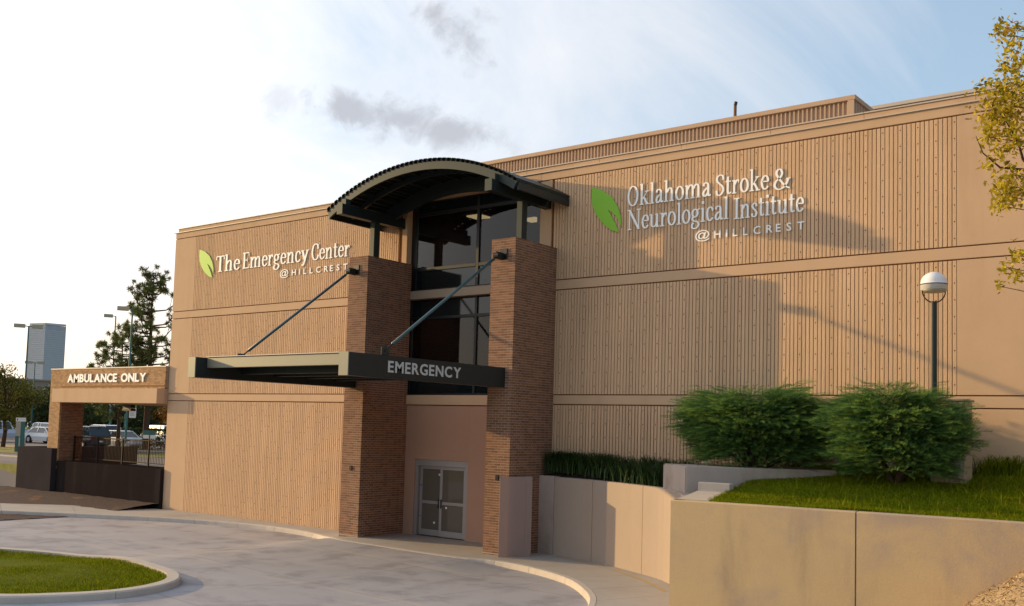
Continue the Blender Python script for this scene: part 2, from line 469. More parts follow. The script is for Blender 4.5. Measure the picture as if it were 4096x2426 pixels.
def sheet(name, xs, ys, fz, m, kind='structure', parent=None):
    X, Yg = np.meshgrid(xs, ys)
    Zg = np.vectorize(fz)(X, Yg)
    V = np.stack([X.ravel(), Yg.ravel(), Zg.ravel()], 1)
    nx, ny = len(xs), len(ys)
    i = np.arange(nx - 1); j = np.arange(ny - 1)
    I, J = np.meshgrid(i, j); a = (J * nx + I).ravel()
    F = np.stack([a, a + 1, a + nx + 1, a + nx], 1)
    o = np_mesh(name, V, F, m, parent)
    if kind: o['kind'] = kind
    return o


gx = np.unique(np.concatenate([[-3000, -1500, -700, -300, -150, -100], np.arange(-75, -36, 1.0), [-38.05, -37.95, -30, -20, -5, 10, 40, 150, 800, 3000]]))
gy = np.unique(np.concatenate([[-2000, -600, -200, -80, -40, -25], np.arange(-20, 6, 1.0), [-0.02, 0.06, 10, 20, 40, 80, 150, 400, 1000, 3000]]))
sheet('ground', gx, gy, lambda x, y: zg(x, y) - 0.05, M_drygr)
sheet('driveway', np.linspace(-47.5, 14, 124), np.linspace(-48, 0.0, 97), lambda x, y: zr(x, y) if x > -46 else zr(x, y) - 0.0, M_road)
sheet('soil_bank', np.linspace(-60, -38.27, 60), np.linspace(-9, -0.12, 30),
      lambda x, y: max(zg(x, y) - 0.02, -0.30 + 0.34 * sm((y + 3.6) / 3.4)) + 0.018 * math.sin(x * 5.3 + y) * math.sin(y * 6.1 - x), M_soil)

# ------------------------------------------------------------------ walkway of slabs, with its kerb
ST = [((-46, -8.9), (-47.6, -6.5)), ((-40.75, -5.6), (-44.06, -4.1)), ((-38.0, -4.0), (-41.6, -2.2)), ((-35.3, -2.55), (-39.4, -0.75)),
      ((-33.4, -1.75), (-36.7, 0.02)), ((-31.4, -1.25), (-32.6, 0.02)), ((-29.5, -1.05), (-29.6, 0.02)), ((-27.1, -1.35), (-27.3, 0.02)),
      ((-25.6, -2.15), (-25.5, 0.02)), ((-24.0, -2.95), (-24.25, 0.02)), ((-22.3, -3.12), (-22.3, 0.02)), ((-20.4, -3.28), (-20.4, 0.02)),
      ((-18.75, -3.3), (-18.6, 0.02)), ((-17.6, -3.05), (-17.3, 0.0)), ((-16.2, -3.32), (-15.6, -0.7)), ((-14.45, -4.15), (-13.3, -1.9)),
      ((-13.1, -5.35), (-12.0, -2.8)), ((-12.15, -6.55), (-11.2, -4.2)), ((-11.3, -8.2), (-10.2, -5.9)), ((-9.6, -12), (-7.5, -6.2)), ((-7.5, -18), (-3, -6.2))]
outer = catmull([a for a, b in ST], 4)
inner = catmull([b for a, b in ST], 4)
walk = thing('sidewalk', (-25, -1, 0), kind='structure')
kerbs = thing('kerb', (-25, -3, 0), kind='structure')


def inset_poly(i0, i1):
    P = outer[i0:i1 + 1]; Q = inner[i0:i1 + 1]
    P = [p.copy() for p in P]; Q = [q.copy() for q in Q]
    for L_ in (P, Q):
        d = L_[1] - L_[0]; L_[0] = L_[0] + d / np.linalg.norm(d) * 0.007
        d = L_[-2] - L_[-1]; L_[-1] = L_[-1] + d / np.linalg.norm(d) * 0.007
    return P, Q


for k in range(len(ST) - 1):
    P, Q = inset_poly(4 * k, 4 * k + 4)
    mb = MB()
    n = len(P)
    # kerb runs along the outer edge; the slab starts behind it
    Pi = []
    for a, b in zip(P, Q):
        d = b - a; Pi.append(a + d / np.linalg.norm(d) * 0.20)
    vs = [(p[0], p[1], zs(*p)) for p in Pi] + [(q[0], q[1], zs(*q)) for q in Q] + [(p[0], p[1], zs(*p) - 0.3) for p in Pi] + [(q[0], q[1], zs(*q) - 0.3) for q in Q]
    fs = []
    for i in range(n - 1):
        fs += [(i, i + 1, n + i + 1, n + i), (i, 2 * n + i, 2 * n + i + 1, i + 1), (n + i, n + i + 1, 3 * n + i + 1, 3 * n + i)]
    fs += [(0, n, 3 * n, 2 * n), (n - 1, 3 * n - 1, 4 * n - 1, 2 * n - 1)]
    mb.add(vs, fs).build('slab', M_slab, walk)
    kb = MB()
    vs = []
    for p, q in zip(P, Pi):
        d = (q - p) / np.linalg.norm(q - p)
        zt = zs(*p) + 0.004; zb = zr(*p) - 0.12
        qq = p + d * 0.193; pm_ = p + d * 0.03
        h = max(zt - zr(*p), 0.0)
        vs += [(qq[0], qq[1], zb), (qq[0], qq[1], zt), (pm_[0], pm_[1], zt), (p[0], p[1], zt - min(0.03, h * 0.4)), (p[0] - d[0] * 0.02, p[1] - d[1] * 0.02, zb)]
    fs = []
    for i in range(n - 1):
        for j in range(5):
            a = i * 5 + j; b = i * 5 + (j + 1) % 5
            fs.append((a, b, b + 5, a + 5))
    fs += [(0, 1, 2, 3, 4), tuple(5 * (n - 1) + j for j in (4, 3, 2, 1, 0))]
    kb.add(vs, fs).build('kerb_stone', M_kerb, kerbs)
# drain line of old yellow paint along the foot of the curved wall
yl = catmull([(-17.0, -0.9), (-15.2, -1.55), (-13.8, -2.35), (-12.6, -3.25), (-11.66, -4.1)], 6)
yb = MB()
for i in range(len(yl) - 1):
    if 7 <= i < 9: continue
    a, b = yl[i], yl[i + 1]; d = (b - a) / np.linalg.norm(b - a); nn = np.array([-d[1], d[0]]) * 0.03
    yb.add([(a[0] + nn[0], a[1] + nn[1], 0.006), (a[0] - nn[0], a[1] - nn[1], 0.006), (b[0] - nn[0], b[1] - nn[1], 0.006), (b[0] + nn[0], b[1] + nn[1], 0.006)], [(0, 1, 2, 3)])
yb.build('yellow_line', mat('worn_yellow_paint', (0.55, 0.36, 0.08), 0.8, noise=(20, 0.4)), walk)

# ------------------------------------------------------------------ grass island in the drive
ISL = [(-36, -14.6), (-33, -12.9), (-30.5, -11.3), (-28.3, -10.3), (-26.3, -9.85), (-24.2, -9.95), (-22.6, -10.2), (-21.3, -10.55), (-20.35, -11.2), (-19.85, -12.1),
       (-19.75, -13.1), (-20.15, -14.2), (-21.0, -15.3), (-23.5, -17), (-28, -18), (-33, -17.5)]
isl = catmull(ISL, 4, True)
ctr = np.mean(isl, 0)
kerbi = thing('island_kerb', (-25, -12, 0), kind='structure')


def izt(x, y): return zr(x, y) + 0.15


def inward(poly, i, d):
    n = len(poly); t = poly[(i + 1) % n] - poly[i - 1]; t = t / np.linalg.norm(t); nn = np.array([-t[1], t[0]])
    if np.dot(nn, ctr - poly[i]) < 0: nn = -nn
    return poly[i] + nn * d


n = len(isl)
inn = [inward(isl, i, 0.30) for i in range(n)]
for k in range(0, n, 8):
    idx = [(k + j) % n for j in range(9)]
    vs = []
    for q, i in enumerate(idx):
        p = isl[i]; w = inn[i]
        sh = 0.006 if q == 0 else (-0.006 if q == 8 else 0)
        t = isl[(i + 1) % n] - isl[i - 1]; t = t / np.linalg.norm(t) * sh
        p = p + t; w = w + t
        zt = izt(*p); d = (w - p) / 0.30
        vs += [(w[0], w[1], zt - 0.35), (w[0], w[1], zt), (p[0] + d[0] * 0.04, p[1] + d[1] * 0.04, zt), (p[0], p[1], zt - 0.03), (p[0] - d[0] * 0.02, p[1] - d[1] * 0.02, zt - 0.3)]
    fs = []
    for i in range(8):
        for j in range(5):
            a = i * 5 + j; b = i * 5 + (j + 1) % 5; fs.append((a, b, b + 5, a + 5))
    fs += [(0, 1, 2, 3, 4), (44, 43, 42, 41, 40)]
    MB().add(vs, fs).build('kerb_stone', M_kerb, kerbi)
rim = np.array([inward(isl, i, 0.29) for i in range(n)])


def lawn_z(x, y): return izt(x, y) - 0.09
V = [(p[0], p[1], lawn_z(*p)) for p in rim]; mid = [(ctr + (p - ctr) * 0.5) for p in rim]
V += [(p[0], p[1], lawn_z(*p) + 0.06) for p in mid] + [(ctr[0], ctr[1], lawn_z(*ctr) + 0.08)]
F = [(i, (i + 1) % n, n + (i + 1) % n, n + i) for i in range(n)] + [(n + i, n + (i + 1) % n, 2 * n) for i in range(n)]
MB().add(V, F).build('island_lawn', M_turf)['kind'] = 'structure'


def in_poly(P, poly):
    x, y = P[:, 0], P[:, 1]; inside = np.zeros(len(P), bool); n_ = len(poly); j = n_ - 1
    for i in range(n_):
        xi, yi = poly[i]; xj, yj = poly[j]
        c = ((yi > y) != (yj > y)) & (x < (xj - xi) * (y - yi) / (yj - yi + 1e-12) + xi)
        inside ^= c; j = i
    return inside


def grass(name, P, Zb, h, wd, label, lean=0.5):
    """one bent two-triangle blade per point"""
    N = len(P)
    a = rng.uniform(0, 2 * np.pi, N); hh = h * rng.uniform(0.45, 1.25, N); ww = wd * rng.uniform(0.6, 1.3, N)
    dx, dy = np.cos(a), np.sin(a); b = rng.uniform(0, 2 * np.pi, N); ln = hh * rng.uniform(0.1, lean * 1.6, N)
    base = np.stack([P[:, 0], P[:, 1], Zb - 0.01], 1)
    s = np.stack([dx * ww, dy * ww, 0 * ww], 1)
    m_ = base + np.stack([np.cos(b) * ln * 0.35, np.sin(b) * ln * 0.35, hh * 0.6], 1)
    t = base + np.stack([np.cos(b) * ln, np.sin(b) * ln, hh], 1)
    V = np.concatenate([base - s, base + s, m_ + s * 0.7, m_ - s * 0.7, t], 0)
    i = np.arange(N)
    F = np.concatenate([np.stack([i, i + N, i + 2 * N], 1), np.stack([i, i + 2 * N, i + 3 * N], 1), np.stack([i + 3 * N, i + 2 * N, i + 4 * N], 1)], 0)
    # keep each blade one island: reorder not needed
    o = np_mesh(name, V, F, M_grass)
    tag(o, label, 'grass', kind='stuff')
    return o


P = np.stack([rng.uniform(-33, -19.8, 110000), rng.uniform(-17.5, -9.8, 110000)], 1)
P = P[in_poly(P, rim)]
dc = np.array([min(1.0, 0.0 + 1.0) for _ in range(1)])
grass('lawn_grass', P, np.array([lawn_z(x, y) + 0.03 for x, y in P]), 0.06, 0.006, 'short green lawn grass filling the kerbed island in the drive')

# ------------------------------------------------------------------ hospital building
bld = thing('hospital_building', (-25, 0, 0), 'tan ribbed concrete hospital wing with glazed entrance bay and rooftop screen', 'hospital building')
XL, XR = -38.27, 8.0
OL, OR = -24.36, -18.61            # glazed bay opening
Z_B3a, Z_B3b, Z_B2a, Z_B2b, Z_TOP = 4.42, 4.73, 7.935, 8.26, 11.41
# body behind the facade skin
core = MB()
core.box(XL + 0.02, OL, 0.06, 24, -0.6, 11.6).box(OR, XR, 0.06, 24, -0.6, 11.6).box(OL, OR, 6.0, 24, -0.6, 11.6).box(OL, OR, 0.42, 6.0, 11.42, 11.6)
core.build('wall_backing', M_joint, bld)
MB().box(XL + 0.05, XR - 0.05, 0.5, 23.5, 11.6, 11.66).build('roof_deck', mat('roof_gravel', (0.3, 0.27, 0.24), 0.95, noise=(10, 0.2)), bld)


def facade(name, x0, x1, z0, z1, y0=0.0, y1=0.058, c=0.008):
    return MB().cbox(x0, x1, y0, y1, z0, z1, c).build(name, M_conc, bld)


GR = 0.022
for (a, b) in ((XL, OL), (OR, XR)):
    facade('concrete_band', a, b, Z_B3a + GR, Z_B3b - GR)
    facade('concrete_band', a, b, Z_B2a + GR, Z_B2b - GR)
    facade('concrete_band', a, b, Z_TOP + GR, 11.685, -0.0)
facade('concrete_band', OL + 0.003, OR - 0.003, Z_TOP + GR, 11.685, 0.0, 0.4)
# the plain corner piers
for (a, b) in ((XL, -36.76), (-6.30, XR)):
    for z0, z1 in ((-0.6, Z_B3a - GR * .3), (Z_B3b + GR * .3, Z_B2a - GR * .3), (Z_B2b + GR * .3, Z_TOP - GR * .3)):
        facade('wall_panel', a, b, z0, z1)
facade('wall_panel', OR, -18.17, Z_B3b + GR * .3, Z_B2a - GR * .3); facade('wall_panel', OR, -18.17, Z_B2b + GR * .3, Z_TOP - GR * .3)
facade('wall_panel', -24.60, OL, Z_B2b + GR * .3, Z_TOP - GR * .3)
MB().box(XL, XL + 0.02, 0.06, 24, -0.6, 11.7).build('end_wall', M_conc, bld)
# parapet fascia and coping, in lengths
xs_ = [XL] + [-35.4, -32.65, -29.9, -27.2, -24.5, -21.9, -19.21, -16.46, -13.70, -11.02, -8.52, -5.88, -3.1, -0.3, 2.5, 5.2, XR]
for i in range(len(xs_) - 1):
    a, b = xs_[i] + (0.12 if i == 0 else 0.004), xs_[i + 1] - 0.004
    f_ = MB().cbox(a, b, 0.035, 0.30, 11.69, 11.845, 0.004).build('parapet_fascia', M_conc, bld)
    MB().cbox(a, b, 0.0, 0.34, 11.849, 11.885, 0.006).build('coping', M_cap, bld)
MB().cbox(XL - 0.12, XR, -0.05, 0.036, 11.672, 11.70, 0.004).build('drip_edge', M_cap, bld)

# ribs: each a bar of exposed concrete standing between grooves
PITCH = 0.1052
rib_mesh = {}


def rib_me(h):
    k = round(h, 3)
    if k in rib_mesh: return rib_mesh[k]
    w = PITCH - 0.014; n_ = 5
    prof = [(-w / 2, 0.058), (-w / 2 + 0.002, 0.006), (-w / 2 + 0.008, 0.0), (w / 2 - 0.008, 0.0), (w / 2 - 0.002, 0.006), (w / 2, 0.058)]
    vs = []; fs = []
    for z in (-h / 2, h / 2):
        vs += [(x, y, z) for x, y in prof]
    m_ = len(prof)
    for i in range(m_ - 1): fs.append((i, i + 1, m_ + i + 1, m_ + i))
    fs += [tuple(range(m_ - 1, -1, -1)), tuple(range(m_, 2 * m_))]
    me = bpy.data.meshes.new('rib'); me.from_pydata(vs, [], fs); me.materials.append(M_rib); me.update()
    rib_mesh[k] = me
    return me


rows = [(Z_B2b + 0.012, Z_TOP - 0.012), (Z_B3b + 0.012, Z_B2a - 0.012), (-0.5, Z_B3a - 0.012)]
right_x = [-6.355 - PITCH * i for i in range(112)]
left_x = [-36.70 + PITCH * i for i in range(int((36.70 - 24.62) / PITCH))]
ribs = [(x, r) for x in right_x for r in (0, 1)] + [(x, 2) for x in right_x]
ribs.sort(key=lambda t: (t[1] == 2, -t[0]))
cand = [(x, r) for x, r in ribs if not (r == 2 and x < -18.0)]
own = cand[:300]
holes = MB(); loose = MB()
for x, r in own:
    z0, z1 = rows[r]
    link('rib', rib_me(z1 - z0), bld, (x + 25, 0, (z0 + z1) / 2))
wv = (PITCH - 0.014) / 2
for x, r in cand[300:] + [(x, r) for x in left_x for r in (0, 1, 2)]:
    z0, z1 = rows[r]
    if x < -24.0: xx = x
    loose.add([(x - wv, 0.058, z0), (x - wv + .008, 0, z0), (x + wv - .008, 0, z0), (x + wv, .058, z0), (x - wv, 0.058, z1), (x - wv + .008, 0, z1), (x + wv - .008, 0, z1), (x + wv, .058, z1)],
              [(0, 1, 5, 4), (1, 2, 6, 5), (2, 3, 7, 6), (0, 3, 2, 1), (4, 5, 6, 7)])
o = loose.build('rib_field', M_rib, bld); o['kind'] = 'stuff'
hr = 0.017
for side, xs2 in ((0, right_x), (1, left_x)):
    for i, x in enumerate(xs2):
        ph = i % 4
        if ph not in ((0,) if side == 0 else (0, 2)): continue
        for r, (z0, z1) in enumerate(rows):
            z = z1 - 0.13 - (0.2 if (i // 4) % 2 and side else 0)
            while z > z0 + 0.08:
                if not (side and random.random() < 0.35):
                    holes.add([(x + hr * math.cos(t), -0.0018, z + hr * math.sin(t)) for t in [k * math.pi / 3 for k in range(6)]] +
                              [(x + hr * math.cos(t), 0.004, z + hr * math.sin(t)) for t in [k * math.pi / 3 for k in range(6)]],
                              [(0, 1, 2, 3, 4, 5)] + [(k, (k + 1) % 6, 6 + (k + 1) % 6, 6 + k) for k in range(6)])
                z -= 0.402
o = holes.build('tie_hole', M_hole, bld); o['kind'] = 'stuff'  # flat proud discs, the holes' inner shade put into their colour

# ------------------------------------------------------------------ rooftop screen, second screen, vent pipe


def corrugated(x0, x1, y, z0, z1, pitch, dep):
    vs = []; fs = []; x = x0; xsn = []
    while x < x1:
        for dx, dy in ((0, 0), (0.32, 0), (0.45, dep), (0.87, dep)): xsn.append((min(x + dx * pitch, x1), y + dy))
        x += pitch
    for z in (z0, z1): vs += [(a, b, z) for a, b in xsn]
    k = len(xsn)
    fs = [(i, i + 1, k + i + 1, k + i) for i in range(k - 1)]
    return MB().add(vs, fs)


pent = thing('rooftop_screen', (-18, 5, 11.66), 'long corrugated metal plant screen rising behind the parapet', 'rooftop screen')
corrugated(-29.0, -10.62, 5.06, 11.66, 13.98, 0.1425, 0.06).build('corrugated_sheet', M_screen, pent)
cs = MB()
yy = 5.08
while yy < 7.8:
    cs.box(-10.60, -10.53, yy, yy + 0.07, 11.66, 13.98); yy += 0.1425
cs.box(-10.66, -10.60, 5.06, 7.9, 11.66, 13.98)
cs.build('corrugated_sheet', M_screen, pent)
MB().cbox(-29.1, -10.48, 5.0, 5.14, 13.98, 14.13, 0.01).cbox(-10.66, -10.48, 5.142, 7.95, 13.98, 14.13, 0.01).build('trim_cap', M_screen, pent)
MB().box(-10.71, -10.52, 5.0, 5.06, 11.66, 13.977).build('corner_trim', M_screen, pent)
sc2 = thing('rooftop_screen', (-4, 10, 11.66), 'low ribbed roof screen at the far back right behind the parapet', 'rooftop screen')
corrugated(-14.4, 9, 10.06, 11.66, 15.2, 0.15, 0.06).build('corrugated_sheet', M_screen, sc2)
MB().cbox(-14.45, 9, 9.98, 10.2, 15.2, 15.33, 0.01).build('trim_cap', M_cap, sc2)
vp = thing('vent_pipe', (-15.41, 7, 11.66), 'short rusty vent pipe standing up above the rooftop screen', 'vent pipe')
MB().tube((-15.41, 7, 11.66), (-15.41, 7, 15.2), 0.055, n=10).build('pipe', mat('rusty_steel', (0.25, 0.13, 0.07), 0.8, noise=(8, 0.3)), vp)
MB().tube((-15.41, 7, 15.2), (-15.38, 7, 15.33), 0.06, 0.06, 10).build('slanted_mouth', M_bronze, vp)

# ------------------------------------------------------------------ glazed bay between the columns
bay = bld
gl = 0.10
MB().box(OL, OL + 0.004, 0.0, 0.5, 4.7, 11.4).build('jamb', M_conc, bld)
MB().box(OR - 0.004, OR, 0.0, 0.5, 4.7, 11.4).build('jamb', M_conc, bld)
# glass panes and frames of the upper window
mull_x = [OL + 0.30, -21.33, OR - 0.05]
wz = [8.42, 9.05, 10.88, 11.38]


def wbar(x0, x1, z0, z1, y0=0.22, y1=0.33):
    fr_.cbox(x0, x1, y0, y1, z0, z1, 0.006)


win = MB()
fr_ = win
wbar(OL + 0.004, OL + 0.27, 8.28, 11.40, 0.24, 0.34)
for x in (-21.33,): wbar(x - 0.06, x + 0.06, 8.28, 11.40)
wbar(OR - 0.13, OR - 0.004, 8.28, 11.40)
for (a, b) in ((OL + 0.272, -21.392), (-21.268, OR - 0.132)):
    wbar(a, b, 8.985, 9.10); wbar(a, b, 10.90, 11.02); wbar(a, b, 8.28, 8.36)
frame_up = win.build('window_frame', M_bronze, bld)
for (a, b) in ((OL + 0.272, -21.392), (-21.268, OR - 0.132)):
    MB().box(a, b, 0.27, 0.285, 9.10, 10.90).build('pane', M_glass, frame_up)
    MB().box(a, b, 0.27, 0.285, 11.02, 11.40).build('pane', M_spandrel, frame_up)
    MB().box(a, b, 0.27, 0.285, 8.36, 8.985).build('pane', M_spandrel, frame_up)
MB().cbox(OL + 0.01, OR - 0.01, -0.02, 0.24, 7.99, 8.275, 0.006).build('metal_band', M_tanmetal, bld)
win = MB(); fr_ = win
wbar(OL + 0.004, OL + 0.14, 4.71, 7.985); wbar(OR - 0.13, OR - 0.004, 4.71, 7.985)
wbar(-21.37, -21.27, 4.71, 7.985)
for (a, b) in ((OL + 0.142, -21.372), (-21.268, OR - 0.132)):
    wbar(a, b, 5.35, 5.45); wbar(a, b, 7.30, 7.40); wbar(a, b, 4.71, 4.78)
frame_lo = win.build('window_frame', M_bronze, bld)
for (a, b) in ((OL + 0.142, -21.372), (-21.268, OR - 0.132)):
    MB().box(a, b, 0.27, 0.285, 5.45, 7.30).build('pane', M_glass, frame_lo)
    MB().box(a, b, 0.27, 0.285, 7.40, 7.985).build('pane', M_spandrel, frame_lo)
    MB().box(a, b, 0.27, 0.285, 4.78, 5.35).build('pane', M_spandrel, frame_lo)
# rooms behind the glass
rm = MB()
rm.box(OL, OR, 0.36, 5.9, 4.55, 4.62).box(OL, OR, 0.36, 5.9, 7.75, 7.82).box(OL, OR, 5.85, 5.9, 4.62, 7.75)
rm.box(OL, OR, 0.36, 5.9, 8.30, 8.36).box(OL, OR, 0.36, 5.9, 11.2, 11.26).box(OL, OR, 5.85, 5.9, 8.36, 11.2)
rm.box(-22.6, -22.4, 3.2, 4.0, 4.62, 7.75).box(-20.6, -20.3, 2.5, 3.4, 8.36, 11.2)
rm.build('interior_wall', M_room, bld)
for x, y, z in ((-23.3, 1.7, 7.70), (-22.0, 2.6, 7.70), (-23.0, 2.2, 11.15), (-21.6, 3.6, 11.15)): MB().box(x - 0.3, x + 0.3, y - 0.3, y + 0.3, z, z + 0.045).build('ceiling_light', M_ceil, bld)
# stucco wall with the doorway
DL, DR, DT = -23.62, -21.27, 2.54
sw = MB()
sw.box(OL + 0.02, DL, 0.0, 0.30, -0.3, 4.35).box(DR, OR - 0.02, 0.0, 0.30, -0.3, 4.35).box(DL + 0.002, DR - 0.002, 0.0, 0.30, DT, 4.35)
sw.build('stucco_wall', M_stucco, bld)
MB().cbox(OL + 0.02, OR - 0.02, -0.05, 0.34, 4.375, 4.70, 0.008).build('concrete_band', M_conc, bld)
door = MB()
yd0, yd1 = 0.10, 0.22
door.cbox(DL + .003, DL + 0.13, 0.03, 0.24, 0.0, DT - .003, 0.006).cbox(DR - 0.10, DR - .003, 0.03, 0.24, 0.0, DT - .003, 0.006).cbox(DL + 0.132, DR - 0.102, 0.03, 0.24, DT - 0.21, DT - .003, 0.006)
dfr = door.build('sliding_door', M_alu, bld)
for (a, b, y) in ((DL + 0.15, -22.46, 0.13), (-22.52, DR - 0.11, 0.08)):
    lf = MB()
    lf.cbox(a, a + 0.11, y, y + 0.045, 0.02, DT - 0.215, 0.004).cbox(b - 0.11, b, y, y + 0.045, 0.02, DT - 0.215, 0.004)
    lf.cbox(a + .111, b - .111, y, y + 0.045, 0.02, 0.22, 0.004).cbox(a + .111, b - .111, y, y + 0.045, 1.07, 1.17, 0.004).cbox(a + .111, b - .111, y, y + 0.045, DT - 0.315, DT - 0.215, 0.004)
    lf.build('door_leaf', M_alu, dfr)
    MB().box(a + 0.11, b - 0.11, y + 0.018, y + 0.026, 0.22, 1.07).build('pane', M_doorglass, dfr)
    MB().box(a + 0.11, b - 0.11, y + 0.018, y + 0.026, 1.17, DT - 0.315).build('pane', M_doorglass, dfr)
tp = MB()
tp.box(DL + 0.10, DL + 0.28, 0.125, 0.129, 1.66, 1.69).box(DL + 0.10, DL + 0.22, 0.125, 0.129, 0.62, 0.65).box(DR - 0.14, DR - 0.06, 0.074, 0.078, 1.62, 1.64)
tp.build('tape_strip', M_blue, dfr)
for x, y_, z in ((-22.60, 0.144, 2.02), (-22.78, 0.144, 0.42), (-22.22, 0.094, 0.95)):
    MB().box(x - 0.045, x + 0.03, y_, y_ + 0.003, z, z + 0.065).build('sticker', M_dome, dfr)
for x in (-22.55, -22.43): MB().cbox(x - 0.012, x + 0.012, 0.035, 0.075, 0.95, 1.25, 0.004).build('door_handle', M_bronze, dfr)
vb = MB()
for x in (-22.13, -21.58): vb.tube((x, 0.33, 0.05), (x - 0.01, 0.33, DT - 0.3), 0.012, n=6)
vb.build('push_rod', M_dome, dfr)
MB().box(OL + .1, OR - .1, 2.6, 2.7, -0.2, 4.3).box(OL + .1, OR - .1, 0.32, 2.6, -0.25, -0.02).box(OL + .1, OR - .1, 0.32, 2.6, 4.31, 4.36).box(DL - 0.3, DL - 0.2, .32, 2.6, -.02, 4.3).box(DR + 0.2, DR + 0.3, .32, 2.6, -.02, 4.3).build('lobby_wall', M_room, bld)

# ------------------------------------------------------------------ brick columns
BL, BH, JT, COURSE = 0.1955, 0.0638, 0.0105, 0.0743
brick_mesh = {}


def brick_me(lx, ly, m=None):
    m = m or M_brick
    k = (round(lx, 3), round(ly, 3), m.name)
    if k not in brick_mesh:
        me = bpy.data.meshes.new('brick')
        b = MB().cbox(-lx / 2, lx / 2, -ly / 2, ly / 2, -BH / 2, BH / 2, 0.0035)
        me.from_pydata(b.v, [], b.f); me.materials.append(m); me.update(); brick_mesh[k] = me
    return brick_mesh[k]


def column(x0, x1, y0, y1, top, label):
    col = thing('brick_column', ((x0 + x1) / 2, (y0 + y1) / 2, 0), label, 'brick column', 'brick columns beside the entrance')
    ins = 0.003
    MB().box(x0 + ins, x1 - ins, y0 + ins, y1, -0.3, top - 0.02).build('mortar_core', M_mortar, col)
    bricks = []  # cx, cy, cz, lx, ly, seen
    nc = int(round((top - 0.0) / COURSE)); zt = top
    th = 0.0925
    for c in range(nc + 3):
        z = zt - COURSE * (c + 0.5)
        if z < -0.12: break
        odd = c % 2
        # front face runs in x, between the side returns
        a, b = (x0, x1) if not odd else (x0 + th + JT, x1 - th - JT)
        L_ = b - a; k = max(1, int(round((L_ + JT) / (BL + JT))))
        if not odd:
            w = (L_ + JT) / k - JT
            for i in range(k): bricks.append((a + (w + JT) * i + w / 2, y0 + th / 2, z, w, th, 1))
        else:
            w = (L_ + JT) / k - JT
            for i in range(k): bricks.append((a + (w + JT) * i + w / 2, y0 + th / 2, z, w, th, 1))
        for sx, seen in ((x1 - th / 2, 1), (x0 + th / 2, 0)):
            a, b = (y0 + th + JT, y1) if not odd else (y0, y1)
            L_ = b - a; k = int(round((L_ + JT) / (BL + JT))); w = (L_ + JT) / k - JT
            for i in range(k): bricks.append((sx, a + (w + JT) * i + w / 2, z, th, w, seen))
    bricks.sort(key=lambda t: (not t[5], (t[0] - CAM[0]) ** 2 + (t[1] - CAM[1]) ** 2 + (t[2] - 2.5) ** 2))
    loc = world_loc(col)
    for cx, cy, cz, lx, ly, s_ in bricks[:300]:
        link('brick', brick_me(lx, ly), col, (cx - loc.x + random.uniform(-.001, .001), cy - loc.y, cz - loc.z))
    rest = MB()
    for cx, cy, cz, lx, ly, s_ in bricks[300:]:
        rest.box(cx - lx / 2, cx + lx / 2, cy - ly / 2, cy + ly / 2, cz - BH / 2, cz + BH / 2)
    o = rest.build('brickwork', M_brick, col); o['kind'] = 'stuff'
    MB().box(x0 - 0.004, x1 + 0.002, y0 - 0.004, y0 + 0.3, 0.03, 0.048).build('flashing', M_walltop, col)
    cx = x0 + 0.47
    lb = MB().cbox(cx - 0.06, cx + 0.06, y0 - 0.035, y0 - 0.001, 2.15, 2.30, 0.006)
    lb.build('outlet_box', M_black, col)
    return col


column(-18.83, -17.93, -2.075, -0.003, 9.25, 'brick column on the door\'s right, nearest the curved retaining wall')
column(-24.98, -24.08, -2.075, -0.003, 9.22, 'brick column on the door\'s left, against the ribbed wall under the emergency sign')

# ------------------------------------------------------------------ arched canopy
arc = thing('arched_canopy', (-21.5, -1.3, 9.2), 'dark green arched metal canopy roof on posts above the two brick columns', 'canopy')
CX, RAD, CZc = -21.54, 7.97, 3.86
HALF = 4.02
YF, YB = -2.62, -0.012


def arc_pt(s_, off=0.0):
    a = s_ / RAD
    return CX + (RAD + off) * math.sin(a), CZc + (RAD + off) * math.cos(a)


SM = RAD * math.asin(HALF / RAD)
# steel deck: trapezoid ribs running front to back
nr = 43
pts = []
for i in range(nr):
    s0 = -SM + 2 * SM * i / nr; p = 2 * SM / nr
    pts += [(s0, 0.0), (s0 + 0.22 * p, 0.0), (s0 + 0.30 * p, 0.085), (s0 + 0.92 * p, 0.085)]
pts.append((SM, 0.0))
vs = []; k = len(pts)
for off in (0.0, -0.012):
    for y in (YF - 0.04, YB):
        for s_, h in pts:
            x, z = arc_pt(s_, h + off); vs.append((x, y, z))
fs = [(i, i + 1, k + i + 1, k + i) for i in range(k - 1)] + [(2 * k + i, 3 * k + i, 3 * k + i + 1, 2 * k + i + 1) for i in range(k - 1)]
fs += [(i, 2 * k + i, 2 * k + i + 1, i + 1) for i in range(k - 1)]
MB().add(vs, fs).build('roof_deck', M_green, arc)
for i in range(nr):   # closed ends of the deck ribs
    pass


def arc_beam(y0, y1, o0, o1, name, m, sa=-1.0, sb=1.0, seg=40):
    vs = []
    for i in range(seg + 1):
        s_ = SM * (sa + (sb - sa) * i / seg)
        for (y, o_) in ((y0, o0), (y1, o0), (y1, o1), (y0, o1)):
            x, z = arc_pt(s_, o_); vs.append((x, y, z))
    fs = []
    for i in range(seg):
        for j in range(4):
            a = i * 4 + j; b = i * 4 + (j + 1) % 4; fs.append((a, b, b + 4, a + 4))
    fs += [(0, 1, 2, 3), tuple(seg * 4 + j for j in (3, 2, 1, 0))]
    return MB().add(vs, fs).build(name, m, arc)


